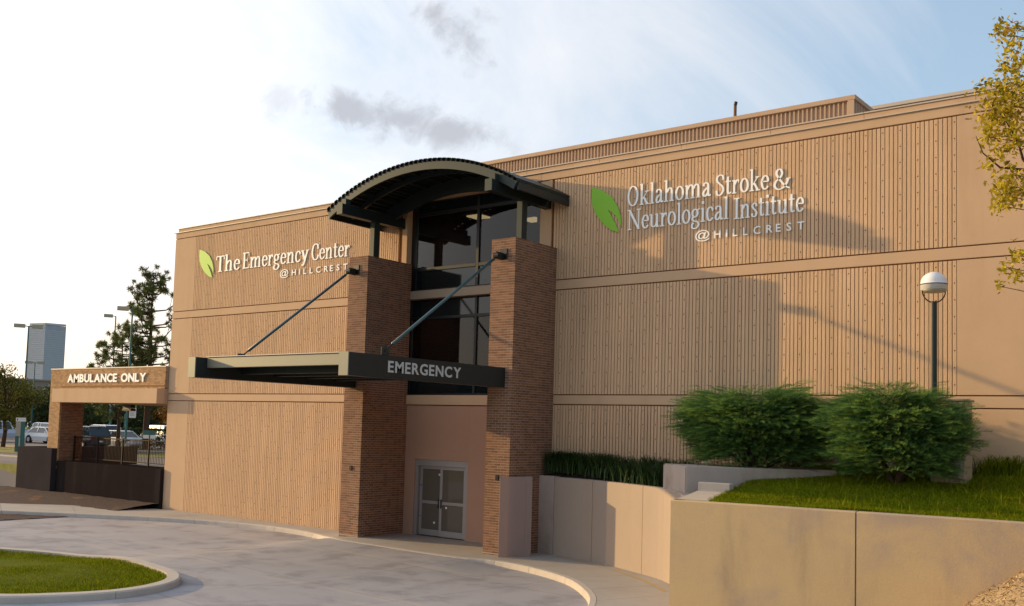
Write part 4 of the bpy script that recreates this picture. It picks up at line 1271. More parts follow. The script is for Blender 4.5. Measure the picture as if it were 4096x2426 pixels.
def juniper(name, cx, cy, zb, rx, ry, hz, n, label, seed):
    r = np.random.default_rng(seed)
    root = thing(name, (cx, cy, zb), label, 'juniper shrub', 'spreading junipers on the slope')
    # spray prototype: a feathery flat plume along +x, tip at x=1
    pv = []; pf = []; pt = []
    def tri(a, b, c, ta, tb, tc_):
        k_ = len(pv); pv.extend([a, b, c]); pf.append((k_, k_ + 1, k_ + 2)); pt.extend([ta, tb, tc_])
    ax = [(t, 0.0, 0.10 * t - 0.22 * t * t) for t in np.linspace(0, 1, 8)]
    for i in range(7):
        x, _, z = ax[i]; x2, _, z2 = ax[i + 1]
        tri((x, -0.022, z), (x, 0.022, z), (x2, 0, z2), i / 9, i / 9, (i + 1) / 8)
        ln = 0.36 * (1 - 0.55 * i / 7)
        for sd in (-1, 1):
            zz = z + r.uniform(-0.03, 0.05)
            tip = (x + ln * 0.85, sd * ln * 0.62, zz + ln * 0.15)
            tri((x - 0.03, 0, z), (x + 0.055, sd * 0.02, z), tip, i / 9, i / 9, min(1, i / 9 + 0.5))
            mid_ = ((x + tip[0]) / 2, tip[1] / 2, (z + tip[2]) / 2)
            tri((mid_[0] - 0.03, mid_[1], mid_[2]), (mid_[0] + 0.03, mid_[1] + sd * 0.02, mid_[2]), (mid_[0] + ln * 0.5, mid_[1] + sd * 0.03, mid_[2] + 0.05), i / 9, i / 9, min(1, i / 9 + 0.45))
    pv = np.array(pv); pf = np.array(pf); pt = np.clip(np.array(pt), 0, 1)
    # bough ends cluster the sprays into tiers
    nb = 105
    bt = r.uniform(0, 2 * np.pi, nb); bz = r.uniform(-0.98, 0.97, nb)
    hr_ = np.where(bz < 0, 1 + 0.34 * bz, np.sqrt(np.clip(1 - bz ** 2, 0, 1)) ** 0.8)
    bough = np.stack([np.cos(bt) * hr_, np.sin(bt) * hr_, bz], 1)
    bl = r.uniform(0.80, 1.08, nb)
    V = []; F = []; T = []; k = 0
    for i in range(n):
        b = r.integers(nb); o_ = bough[b]
        if i % 2:      # the filling between the boughs
            a_ = r.uniform(0, 2 * np.pi); z_ = r.uniform(-0.98, 0.95)
            h_ = (1 + 0.30 * z_) if z_ < 0 else math.sqrt(1 - z_ * z_) ** 0.8
            o_ = np.array([math.cos(a_) * h_, math.sin(a_) * h_, z_]) * (0.90 + 0.09 * math.sin(8.5 * z_ + 2.5 * math.sin(2 * a_ + seed)))
        s = r.uniform(0.12, 1.0) ** 0.38
        out_ = np.array([o_[0], o_[1], 0]); out_ /= (np.linalg.norm(out_) + 1e-6)
        tang = np.array([-out_[1], out_[0], 0])
        d = o_ * s * bl[b] + tang * r.normal(0, 0.135) + out_ * r.normal(0, 0.05) + np.array([0, 0, r.normal(0, 0.045) - 0.07 * (1 - s)])
        c = np.array([cx + d[0] * rx * 0.93, cy + d[1] * ry * 0.93, zb + hz * (0.47 + 0.46 * d[2])])
        c[2] = max(c[2], zb + r.uniform(0.0, .1))
        flow = np.array([out_[0] * 0.9 + (0.35 if o_[0] > -0.2 else -0.35), out_[1] * 0.8 - 0.15, 0])
        dirv_ = flow + np.array([r.normal(0, .30), r.normal(0, .30), 0.05 + 0.16 * max(o_[2], 0) + r.normal(0, .16)]); dirv_ /= np.linalg.norm(dirv_)
        up = np.array([r.normal(0, .25), -0.35 + r.normal(0, .25), 1.0]); side = np.cross(up, dirv_); side /= np.linalg.norm(side); up = np.cross(dirv_, side)
        L_ = r.uniform(0.22, 0.40)
        M = np.stack([dirv_, side, up], 0)
        V.append(c + (pv * L_) @ M); F.append(pf + k); T.append(pt * (0.12 + 0.88 * r.random() ** 1.3)); k += len(pv)
    np_mesh('foliage', np.concatenate(V), np.concatenate(F), M_jun, root, np.concatenate(T))
    st = MB()
    for j in range(16):
        b = bough[j]; e = (cx + b[0] * rx * 0.7, cy + b[1] * ry * 0.7, zb + hz * (0.42 + 0.38 * max(b[2], -.6)))
        m1 = ((cx + e[0]) / 2, (cy + e[1]) / 2, zb + (e[2] - zb) * 0.62)
        st.path([(cx + b[0] * .1, cy + b[1] * .1, zb - 0.05), m1, e], [0.045, 0.03, 0.012], 6)
    st.build('branches', M_bark, root)
    return root


juniper('juniper_shrub', -10.60, -1.55, 2.78, 2.18, 1.3, 2.36, 12000, 'wide dark green juniper behind the planter block', 3)
juniper('juniper_shrub', -7.08, -2.0, 2.78, 1.66, 1.3, 2.34, 11000, 'rounder dark green juniper on the grass in front of the lamp post and cabinet', 5)

# ------------------------------------------------------------------ lamp post with hemispherical shade, and the cabinet behind the shrub
lp = thing('lamp_post', (-6.40, -1.55, 2.75), 'dark lamp post with white dome shade on a hoop bracket, behind the juniper', 'lamp post')
MB().tube((-6.40, -1.55, 2.7), (-6.40, -1.55, 6.77), 0.068, n=16).build('pole', M_green, lp, smooth=False)
hp = []
for i in range(13):
    t = math.pi * i / 12
    hp.append((-6.40 - 0.26 * math.cos(t) * 0.8, -1.55 - 0.26 * math.cos(t) * 0.6 * -1, 7.02 - 0.28 * math.sin(t)))
hp = [(-6.40 - 0.262 * math.cos(math.pi * i / 12) * 0.79, -1.55 + 0.262 * -math.cos(math.pi * i / 12) * 0.61, 7.02 - 0.275 * math.sin(math.pi * i / 12)) for i in range(13)]
MB().path(hp, [0.014] * 13, 8).build('hoop_bracket', M_black, lp)
prof = [(0.285, 0.0), (0.285, 0.11), (0.292, 0.112), (0.292, 0.128), (0.285, 0.13)] + [(0.285 * math.cos(t), 0.13 + 0.275 * math.sin(t)) for t in [k * math.pi / 2 / 9 for k in range(1, 9)]] + [(0.01, 0.405)]
MB().lathe((-6.40, -1.55, 7.035), prof, 32).build('dome_shade', M_dome, lp, smooth=True)
MB().lathe((-6.40, -1.55, 7.035), [(0.291, 0.106), (0.2935, 0.108), (0.2935, 0.124), (0.291, 0.126)], 32).build('shade_band', M_brown, lp)
MB().lathe((-6.40, -1.55, 6.985), [(0.24, 0.0), (0.268, 0.03), (0.268, 0.048)], 32).build('diffuser', M_diff, lp)
cb = thing('utility_cabinet', (-6.1, -1.3, 2.75), 'beige upright utility cabinet behind the juniper, near the plain wall', 'cabinet')
MB().cbox(-6.46, -5.74, -1.62, -0.97, 2.70, 4.54, 0.015).build('cabinet_body', M_cabinet, cb)
MB().cbox(-6.50, -5.70, -1.66, -0.93, 4.542, 4.59, 0.01).build('cabinet_lid', M_cabinet, cb)
MB().cbox(-6.41, -5.79, -1.64, -1.622, 2.92, 4.43, 0.006).build('cabinet_door', M_walltop, cb)

# ------------------------------------------------------------------ mulch bank at the foot of the front wall
def mul(x, y):
    return zr(x, y) + 2.9 * sm((x + 6.9) / 5.5) * math.exp(-((y + 5.0) / 2.6) ** 2) + 0.04 * math.sin(7 * x + 2 * y) * math.sin(5 * y - x) - 0.04
sheet('mulch_bank', np.linspace(-7.2, 5, 70), np.linspace(-11, -5.15, 40), mul, M_mulch)
N = 9000
P = np.stack([rng.normal(-2.6, 1.6, N), rng.uniform(-9.5, -5.4, N)], 1)
P = P[(P[:, 0] < 4) & (P[:, 0] > -5.8)]
N = len(P); a = rng.uniform(0, 6.28, N); ln = rng.uniform(0.02, 0.07, N); w = rng.uniform(.004, .010, N)
z = np.array([mul(x, y) for x, y in P]) + 0.012
d = np.stack([np.cos(a) * ln, np.sin(a) * ln, rng.uniform(-.02, .03, N)], 1); s_ = np.stack([-np.sin(a) * w, np.cos(a) * w, 0 * w + .004], 1)
c = np.stack([P[:, 0], P[:, 1], z], 1)
i = np.arange(N)
tag(np_mesh('mulch_chips', np.concatenate([c - d - s_, c - d + s_, c + d + s_, c + d - s_]), np.stack([i, i + N, i + 2 * N, i + 3 * N], 1), M_chip), 'loose straw and wood chips strewn on the bank', 'mulch', kind='stuff')

# ------------------------------------------------------------------ leaves helper and trees


def leaf_quads(C, size, r, flat=0.0):
    N = len(C)
    a = r.normal(0, 1, (N, 3)); a /= np.linalg.norm(a, axis=1)[:, None]
    b = r.normal(0, 1, (N, 3)); b -= a * np.sum(a * b, 1)[:, None]; b /= np.linalg.norm(b, axis=1)[:, None]
    s = size * r.uniform(0.6, 1.3, N)[:, None]
    V = np.concatenate([C - a * s, C + b * s * 0.45, C + a * s, C - b * s * 0.45], 0)
    i = np.arange(N)
    return V, np.stack([i, i + N, i + 2 * N, i + 3 * N], 1)


def deciduous(name, x, y, z, h, w, m, label, seed, nl=3200, lsz=0.16, group=None, trunk=0.35):
    r = np.random.default_rng(seed)
    t = thing(name, (x, y, z), label, 'tree', group)
    tb = MB(); th = h * trunk
    tb.path([(x, y, z - 0.2), (x + .05 * w, y, z + th * .6), (x, y, z + th), (x, y, z + h * 0.75)], [0.03 * h, 0.024 * h, 0.018 * h, 0.006 * h], 8)
    C = []
    nc = 26
    for k in range(nc):
        a = r.uniform(0, 6.28); zz = r.uniform(0.0, 1.0); rr = w * 0.5 * math.sqrt(max(0.05, 1 - (2 * zz - 0.9) ** 2 * 0.85)) * r.uniform(0.35, 0.95)
        c = np.array([x + math.cos(a) * rr, y + math.sin(a) * rr, z + th * 0.85 + (h - th * 0.85) * (0.08 + 0.84 * zz)])
        tb.path([(x, y, z + th * 0.9 + (h - th) * zz * .4), tuple((c + np.array([x, y, c[2]])) / 2), tuple(c)], [0.009 * h, 0.006 * h, 0.002 * h], 5)
        cr = w * r.uniform(0.13, 0.23)
        q = r.normal(0, 1, (nl // nc, 3)); q /= np.linalg.norm(q, axis=1)[:, None]
        C.append(c + q * (r.random((nl // nc, 1)) ** 0.5) * cr * np.array([1.1, 1.1, 0.8]))
    V, F = leaf_quads(np.concatenate(C), lsz, r)
    np_mesh('crown', V, F, m, t)
    tb.build('trunk', M_bark, t)
    return t


def pine(name, x, y, z, h, crown0, w, label, seed, nbr=46):
    r = np.random.default_rng(seed)
    t = thing(name, (x, y, z), label, 'pine tree', 'pines beyond the ambulance canopy')
    tb = MB()
    bend = [(x + math.sin(k * 1.3 + seed) * 0.012 * h * (k / 6), y, z - 0.2 + h * k / 6) for k in range(7)]
    tb.path(bend, [0.020 * h * (1 - 0.85 * k / 6) for k in range(7)], 8)
    V = []; F = []; kk = 0; needles = []
    for k in range(nbr):
        f = (k + r.random()) / nbr; zz = h * (crown0 + (0.98 - crown0) * f)
        a = r.uniform(0, 6.28)
        prof_ = (0.55 + 0.65 * math.sin(math.pi * min(1, 0.25 + f * 0.72))) * (1.0 if f < 0.8 else 1 - 2.6 * (f - 0.8))
        L_ = w * 0.42 * prof_ * r.uniform(0.55, 1.05)
        ris = r.uniform(0.15, 0.75)
        p0 = np.array([x, y, z + zz - L_ * 0.2]); p1 = p0 + np.array([math.cos(a) * L_ * .55, math.sin(a) * L_ * .55, L_ * 0.18 * ris]); p2 = p0 + np.array([math.cos(a) * L_, math.sin(a) * L_, L_ * ris])
        tb.path([p0, p1, p2], [0.0055 * h, 0.0035 * h, 0.0015 * h], 5)
        needles += [p2]
        for q_ in range(4):
            bs = p1 + (p2 - p1) * r.uniform(0, 0.9); tp_ = bs + r.normal(0, .055 * w, 3) + np.array([0, 0, 0.05 * w])
            tb.tube(bs, tp_, 0.0018 * h, 0.001 * h, 4); needles.append(tp_)
    needles.append(np.array([x, y, z + h]))
    for tip in needles:
        nn_ = 60
        d = r.normal(0, 1, (nn_, 3)); d[:, 2] += 0.35; d /= np.linalg.norm(d, axis=1)[:, None]
        L_ = r.uniform(0.30, 0.46)
        s = np.cross(d, r.normal(0, 1, (nn_, 3))); s /= np.linalg.norm(s, axis=1)[:, None]; s *= 0.026
        V += [tip + d * 0.05 - s, tip + d * 0.05 + s, tip + d * (L_ * r.uniform(.7, 1.15, (nn_, 1)))]
        i = np.arange(nn_); F.append(np.stack([i, i + nn_, i + 2 * nn_], 1) + kk); kk += 3 * nn_
    np_mesh('crown', np.concatenate(V), np.concatenate(F), M_pine, t)
    tb.build('trunk', M_bark, t)


pine('pine_tree', -72.1, 20.3, LOT, 14.0, 0.36, 5.6, 'tall open pine with bare trunk rising left of the building corner', 11, 58)
pine('pine_tree', -73.4, 18.7, LOT, 8.9, 0.30, 6.2, 'shorter bushy pine behind the ambulance canopy', 23, 54)
TL = [(-79, 12.4, 6.3, 5.2, 0, 'olive leaved tree between the parking lot poles'), (-108, 24, 5.8, 8, 1, 'dark tree at the far left edge behind the pickup'), (-118, 38, 6.2, 10, 1, 'dark tree in the tree line beyond the parking lot'),
      (-112, 44, 6.4, 9, 1, 'dark tree seen through the canopy opening, left'), (-103, 44.5, 5.6, 6, 2, 'rust coloured autumn tree seen through the canopy opening'),
      (-94, 44, 7.5, 9, 1, 'dark green tree behind the white van'), (-91, 38, 6.2, 6, 2, 'orange tinged tree behind the hedge'), (-84, 40, 6.5, 9, 1, 'dark tree nearest the building corner'), (-126, 30, 6.0, 10, 1, 'tall dark tree behind the silver sedan')]
for i, (x, y, h, w, k, lab) in enumerate(TL):
    deciduous('leafy_tree', x, y, LOT, h, w, M_dec[k], lab, 40 + i, 9000, 0.20 if i else 0.10, 'trees around the parking lot', 0.30 if i == 0 else 0.12)

r_ = np.random.default_rng(77)
N = 26000
a_ = r_.random(N); cl_ = np.array([r_.random(60), r_.uniform(3.0, 6.2, 60)])
ix = r_.integers(0, 60, N); q = r_.normal(0, 1, (N, 3)); q /= np.linalg.norm(q, axis=1)[:, None]; q *= r_.random((N, 1)) ** 0.4
cx_ = -175 + 75 * cl_[0][ix]; cy_ = 46 + 44 * cl_[0][ix]
C = np.stack([cx_ + q[:, 0] * 4.5, cy_ + q[:, 1] * 4.5, LOT + cl_[1][ix] * (0.5 + 0.5 * q[:, 2])], 1)
V, F = leaf_quads(C, 0.34, r_)
tag(np_mesh('treeline', V, F, M_dec[1]), 'dark wood closing the view behind the parking lot', 'treeline', kind='stuff')

# tree at the right edge: trunk stands outside the frame, boughs reach in
nt_ = thing('autumn_tree', (-0.35, -10.6, 0.2), 'golden green leafy tree reaching in at the right edge in front of the wall', 'tree')
CL = [(-2.91, -11.18, 8.92, 0.13), (-2.77, -11.07, 8.98, 0.11), (-2.82, -11.09, 8.73, 0.12), (-2.76, -11.03, 8.56, 0.13), (-2.91, -11.14, 8.5, 0.13), (-2.85, -11.08, 8.3, 0.19), (-3.05, -11.22, 8.15, 0.19), (-2.96, -11.14, 8.02, 0.22),
      (-2.78, -11.01, 8.05, 0.2), (-3.06, -11.2, 7.84, 0.16), (-2.83, -11.02, 7.8, 0.2), (-2.99, -11.14, 7.68, 0.14), (-3.12, -11.23, 7.6, 0.09), (-2.82, -10.99, 7.54, 0.16), (-2.98, -11.1, 7.4, 0.13), (-3.1, -11.19, 7.24, 0.08),
      (-2.85, -10.98, 7.12, 0.16), (-2.98, -11.07, 6.95, 0.15), (-2.9, -10.99, 6.84, 0.16), (-2.99, -11.05, 6.72, 0.12), (-2.81, -10.86, 6.08, 0.12), (-2.94, -10.94, 5.93, 0.09), (-2.83, -10.85, 5.82, 0.09), (-3.01, -10.98, 5.68, 0.07),
      (-2.81, -10.93, 6.92, 0.16), (-2.97, -11.23, 9.03, 0.06)]
r_ = np.random.default_rng(9)
for k in range(46):
    a = r_.uniform(0, 6.28); rr = r_.uniform(0.4, 2.2); CL.append((-0.1 + math.cos(a) * rr, -10.6 + math.sin(a) * rr, r_.uniform(5.4, 9.8), r_.uniform(0.25, 0.5)))
CL = [c for c in CL if c[0] > -3.3]
Cn = []
tb = MB()
tb.path([(-0.35, -10.6, 0.1), (-0.3, -10.6, 2.5), (-0.45, -10.65, 4.6), (-0.3, -10.6, 7.2), (-0.25, -10.6, 9.3)], [0.17, 0.14, 0.12, 0.07, 0.03], 10)
for (x, y, z, rr) in CL:
    n_ = int(4200 * rr ** 2) + 14
    q = r_.normal(0, 1, (n_, 3)) * 0.55
    if x > -2.4: q = q[: n_ // 3]
    dep = r_.normal(0, 0.22, (len(q), 1)) * np.array([[-0.22, 0.97, 0.1]])
    Cn.append(np.array([x, y, z]) + q * rr + dep)
    t0 = np.array([-0.35, -10.6, min(max(z - 1.1, 3.6), 8.6)]); e = np.array([x, y, z]); m1 = t0 + (e - t0) * 0.5 + np.array([0, 0, 0.18])
    if r_.random() < 0.5 or x > -2.4: tb.path([t0, m1, e], [0.03, 0.014, 0.004], 5)
for pth in ([(-0.35, -10.6, 6.2), (-2.0, -10.75, 6.75), (-2.74, -10.91, 7.31), (-2.79, -10.97, 7.54), (-2.9, -11.08, 7.79), (-3.05, -11.22, 8.04)], [(-0.35, -10.6, 6.6), (-2.2, -10.8, 7.12), (-2.74, -10.9, 7.19), (-2.98, -11.09, 7.21), (-3.15, -11.24, 7.39), (-3.22, -11.3, 7.61)]):
    tb.path(pth, [0.05, 0.026, 0.018, 0.012, 0.008, 0.004], 6)
tb.build('trunk', M_bark, nt_)
V, F = leaf_quads(np.concatenate(Cn), 0.040, r_)
np_mesh('crown', V, F, M_near, nt_)

# ------------------------------------------------------------------ ambulance canopy
ac = thing('ambulance_canopy', (-43, -0.15, 0), 'tan brick drive-through canopy reading AMBULANCE ONLY beside the building corner', 'canopy')
ax0, ax1 = -47.98, -38.30
pz = 5.90
core = MB().box(ax0 + 0.01, ax1 - 0.01, -0.14, 5.2, 4.95, pz - 0.03)
core.box(ax0 + 0.01, -47.0 - 0.01, -0.14, 1.08, 1.4, 4.95)
core.build('mortar_core', M_mortar, ac)
bw = MB()
for c in range(13):
    z0 = 4.945 + COURSE * c
    x = ax0 + (0.0 if c % 2 else -0.10)
    while x < ax1:
        a, b = max(x, ax0), min(x + BL, ax1)
        if b - a > 0.02: bw.box(a, b, -0.15, -0.06, z0, z0 + BH)
        x += BL + JT
for c in range(48):
    z0 = 1.44 + COURSE * c
    if z0 + BH > 4.94: break
    x = ax0 + (0.0 if c % 2 else -0.10)
    while x < -47.0:
        a, b = max(x, ax0), min(x + BL, -47.0)
        if b - a > 0.02: bw.box(a, b, -0.15, -0.06, z0, z0 + BH)
        x += BL + JT
o = bw.build('brickwork', M_tanbrick, ac); o['kind'] = 'stuff'
bw = MB()
for c in range(48):
    z0 = 1.44 + COURSE * c
    if z0 + BH > 4.27: break
    y = -0.055 + (0.0 if c % 2 else -0.0)
    y = -0.05 if c % 2 else -0.15 + 0.045
    while y < 1.08:
        b = min(y + BL, 1.08)
        if b - y > 0.02: bw.box(-47.09, -47.0, max(y, -0.058), b, z0, z0 + BH)
        y += BL + JT
o = bw.build('pier_brickwork', M_brick, ac); o['kind'] = 'stuff'
MB().cbox(ax0 - 0.02, ax1 + 0.02, -0.17, 0.16, pz - 0.028, pz + 0.02, 0.006).build('coping', M_cap, ac)
MB().cbox(-47.1, ax1 - 0.0, -0.185, -0.152, 5.075, 5.11, 0.004).cbox(-47.1, ax1, -0.175, -0.152, 5.03, 5.05, 0.004).build('string_course', M_tanbrick, ac)
MB().cbox(-47.05, -38.255, -0.55, -0.155, 4.285, 4.925, 0.01).build('lintel', M_stucco if False else M_conc, ac)
MB().box(-46.995, -38.30, -0.14, 5.2, 4.30, 4.93).build('roof_slab', M_conc, ac)
sans_word('AMBULANCE ONLY', -46.33, -39.70, 5.255, 0.37, ac, M_white, lambda a, d, h: (a, -0.165 - d, h), dep=0.04, bold=0.03, track=0.07)
hf = thing('light_fixture', (-46.2, 3.0, 4.3), 'black box light fixture with pale band hung beneath the ambulance canopy', 'light fixture')
MB().cbox(-46.6, -45.85, 2.9, 3.15, 4.14, 4.30, 0.01).cbox(-46.62, -45.83, 2.88, 3.17, 3.98, 4.085, 0.01).build('housing', M_black, hf)
MB().cbox(-46.58, -45.87, 2.9, 3.15, 4.087, 4.138, 0.005).build('diffuser', M_diff, hf)
# wall it stands on
dw = thing('retaining_wall', (-43, -0.15, 0), 'near black retaining wall below the ambulance canopy', 'retaining wall')
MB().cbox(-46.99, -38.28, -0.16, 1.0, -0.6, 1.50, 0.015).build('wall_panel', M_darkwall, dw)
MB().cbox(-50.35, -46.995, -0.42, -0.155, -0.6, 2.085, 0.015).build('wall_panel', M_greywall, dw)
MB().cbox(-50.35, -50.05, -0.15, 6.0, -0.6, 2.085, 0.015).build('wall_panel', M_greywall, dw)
rl = thing('railing', (-42.5, 0.62, 1.5), 'brown metal picket railing on top of the dark wall under the canopy', 'railing')
yr = 0.66
MB().cbox(-46.98, -38.35, yr - 0.025, yr + 0.025, 2.62, 2.67, 0.006).build('top_rail', M_brown, rl)
MB().cbox(-46.98, -38.35, yr - 0.02, yr + 0.02, 1.62, 1.66, 0.006).build('bottom_rail', M_brown, rl)
for k in range(5):
    x = -46.93 + k * 2.13
    MB().cbox(x - 0.035, x + 0.035, yr - 0.035, yr + 0.035, 1.50, 2.70, 0.006).build('post', M_brown, rl)
pm_ = MB().box(-0.009, 0.009, -0.009, 0.009, 1.66, 2.62)
pme = bpy.data.meshes.new('picket'); pme.from_pydata([(x, y, z - 1.5) for x, y, z in pm_.v], [], pm_.f); pme.materials.append(M_brown)
for k in range(71):
    x = -46.80 + k * 0.119
    if x < -38.4: link('picket', pme, rl, (x + 42.5, yr - 0.62, 0))

# ------------------------------------------------------------------ parking lot: sheets, cars, poles, signs
sheet('parking_lot', np.linspace(-130, -66.5, 40), np.linspace(13.2, 60, 30), lambda x, y: LOT - 0.02, M_asph)
sheet('service_road', np.linspace(-66, -38.4, 50), np.linspace(1.1, 12, 8), lambda x, y: LOT - 0.02, M_asph)
sheet('side_road', np.linspace(-90, -50.0, 40), np.linspace(-3.5, 3.4, 8), lambda x, y: zg(x, y) + 0.03, M_asph)
vg = MB()
vg.box(-90, -50.0, 3.4, 3.6, LOT - 0.1, LOT + 0.1); vg.box(-90, -66.3, 12.9, 13.15, LOT - .1, LOT + .08)
vg.build('verge_kerb', M_walltop)['kind'] = 'structure'


def car(kind, x, y, ang, paint, label):
    """ang: heading angle in the ground plane"""
    t = thing('parked_car' if kind != 'pickup' else 'pickup_truck', (x, y, LOT - 0.015), label, 'car' if kind != 'pickup' else 'pickup truck', 'vehicles in the parking lot', rz=ang)
    P = {'sedan': dict(L=4.8, W=1.82, belt=0.92, hood=0.84, top=1.45, zb=0.22, cab=(-1.75, -1.05, 0.45, 1.15), r=0.32),
         'suv': dict(L=4.75, W=1.9, belt=1.08, hood=1.02, top=1.76, zb=0.28, cab=(-2.25, -1.95, 0.35, 1.0), r=0.37),
         'van': dict(L=5.0, W=1.95, belt=1.10, hood=1.0, top=1.85, zb=0.25, cab=(-2.4, -2.2, 0.9, 1.7), r=0.35),
         'pickup': dict(L=5.6, W=1.98, belt=1.14, hood=1.10, top=1.88, zb=0.36, cab=(-0.75, -0.45, 0.85, 1.35), r=0.40)}[kind]
    L_, W_, belt, hood, top, zb, cab, R_ = P['L'], P['W'], P['belt'], P['hood'], P['top'], P['zb'], P['cab'], P['r']
    h = L_ / 2
    sta = [(-h, 0.42, belt * 0.86, 0.80), (-h + 0.10, zb + 0.08, belt * 0.97, 0.92), (-h + 0.5, zb, belt, 0.99), (-0.6, zb, belt, 1.0), (cab[3] - 0.1, zb, belt, 1.0), (cab[3] + 0.15, zb, hood * 1.02, 0.99), (h - 0.35, zb, hood * 0.96, 0.95), (h - 0.06, zb + 0.06, hood * 0.84, 0.86), (h, 0.36, hood * 0.70, 0.78)]
    if kind in ('suv', 'van'): sta[0] = (-h, 0.42, belt * 0.98, 0.90)
    vs = []
    for sx, z0, z1, k in sta:
        w = W_ / 2 * k; zm = z0 + (z1 - z0) * 0.55
        vs += [(sx, -w * 0.9, z0), (sx, -w, zm), (sx, -w * 0.93, z1), (sx, w * 0.93, z1), (sx, w, zm), (sx, w * 0.9, z0)]
    fs = []
    for i in range(len(sta) - 1):
        for j in range(6): a = i * 6 + j; b = i * 6 + (j + 1) % 6; fs.append((a, b, b + 6, a + 6))
    fs += [tuple(range(5, -1, -1)), tuple((len(sta) - 1) * 6 + j for j in range(6))]
    MB().add(vs, fs).build('body', paint, t, local=True)
    # greenhouse
    x0, x1, x2, x3 = cab; wb, wt = W_ / 2 * 0.925, W_ / 2 * 0.74
    zt = top - 0.05
    ring = lambda s, e, w, z: [(s, -w, z), (e, -w, z), (e, w, z), (s, w, z)]
    vs = ring(x0, x3, wb, belt - 0.02) + ring(x1, x2, wt, zt)
    MB().add(vs, [(0, 1, 5, 4), (1, 2, 6, 5), (2, 3, 7, 6), (3, 0, 4, 7)]).build('window_glass', M_carglass, t, local=True)
    vs = ring(x1 - 0.05, x2 + 0.06, wt + 0.02, zt - 0.015) + ring(x1 + 0.12, x2 - 0.12, wt - 0.10, top)
    MB().add(vs, [(3, 2, 1, 0), (4, 5, 6, 7), (0, 1, 5, 4), (1, 2, 6, 5), (2, 3, 7, 6), (3, 0, 4, 7)]).build('roof', paint, t, local=True)
    def bar(a, b, r): MB().tube(a, b, r, n=5).build('pillar', paint, t, local=True)
    for s in (-1, 1):
        bar((x0, s * wb, belt - 0.02), (x1, s * wt, zt), 0.05); bar((x3, s * wb, belt - 0.02), (x2, s * wt, zt), 0.04)
        xm = (x1 + x2) / 2 - 0.05; bar((xm, s * wb, belt), (xm, s * wt, zt), 0.045)
        if kind in ('suv', 'van'): bar((x1 + 0.75, s * wb, belt), (x1 + 0.7, s * wt, zt), 0.06)
    if kind == 'pickup':
        MB().box(-h + 0.12, cab[0] - 0.08, -W_ / 2 * .8, W_ / 2 * .8, belt + 0.004, belt + 0.02).build('bed_cover', M_black, t, local=True)
    for sx in (-h + 0.98, h - 0.95):
        for s in (-1, 1):
            yw = s * (W_ / 2 - 0.10)
            w_ = MB().tube((sx, yw - 0.11, R_), (sx, yw + 0.11 , R_), R_, n=18).build('wheel', M_tyre, t, local=True)
            MB().tube((sx, s * (W_ / 2 + 0.012) - 0.02, R_), (sx, s * (W_ / 2 + 0.012) + 0.012, R_), R_ * 0.62, n=14).build('rim', M_rim, w_, local=True)
            MB().tube((sx, s * (W_ / 2 - 0.012), R_ + .02), (sx, s * (W_ / 2 - 0.006), R_ + .02), R_ * 1.16, n=18).build('wheel_arch', M_tyre, t, local=True)
    for s in (-1, 1):
        MB().cbox(-h - 0.012, -h + 0.12, s * W_ * 0.36 - 0.16, s * W_ * 0.36 + 0.16, belt * 0.70, belt * 0.86, 0.01).build('taillight', M_red, t, local=True)
        MB().cbox(h - 0.14, h - 0.005, s * W_ * 0.32 - 0.17, s * W_ * 0.32 + 0.17, hood * 0.62, hood * 0.76, 0.01).build('headlight', M_lens, t, local=True)
        MB().cbox(x3 - 0.25, x3 - 0.10, s * (W_ / 2 + 0.08) - 0.07, s * (W_ / 2 + 0.08) + 0.07, belt, belt + 0.13, 0.02).build('mirror', paint, t, local=True)
    MB().cbox(-h - 0.03, -h + 0.08, -W_ * 0.42, W_ * 0.42, 0.40, 0.56, 0.02).build('bumper', paint if kind != 'pickup' else M_rim, t, local=True)
    MB().cbox(h - 0.12, h + 0.02, -W_ * 0.38, W_ * 0.38, 0.34, 0.50, 0.02).build('bumper', M_black if kind == 'pickup' else paint, t, local=True)
    MB().box(-h - 0.034, -h - 0.022, -0.16, 0.16, 0.58, 0.70).build('number_plate', M_banner_w, t, local=True)
    return t


PW = mat('white_car_paint', (0.86, 0.86, 0.86), 0.25, spec=0.6); PS = mat('silver_car_paint', (0.66, 0.66, 0.68), 0.3, metal=0.0, spec=0.6)
PD = mat('black_car_paint', (0.012, 0.014, 0.022), 0.2, spec=0.6); PB = mat('blue_grey_car_paint', (0.55, 0.60, 0.70), 0.3, metal=0.0, spec=0.6)
car('sedan', -75.2, 19.6, math.pi + 0.10, PW, 'white sedan seen from behind through the ambulance canopy')
car('suv', -73.6, 15.9, math.pi + 0.05, PD, 'black suv half hidden by the brick pier')
car('pickup', -92.0, 18.4, -math.pi / 2 - 0.25, PB, 'pale blue grey crew cab pickup at the left edge')
car('sedan', -88.0, 20.6, 0.15, PS, 'silver sedan facing the drive beside the small tree')
car('suv', -96.0, 25.2, 0.1, PW, 'white hatchback behind the silver sedan, next to the brick pier')
car('suv', -88.0, 25.6, math.pi, PW, 'white suv behind the white sedan')
car('van', -85.5, 30.2, math.pi - 0.1, PW, 'white van above the hedge')
car('van', -80.2, 34.0, math.pi, PW, 'white van at the building corner')


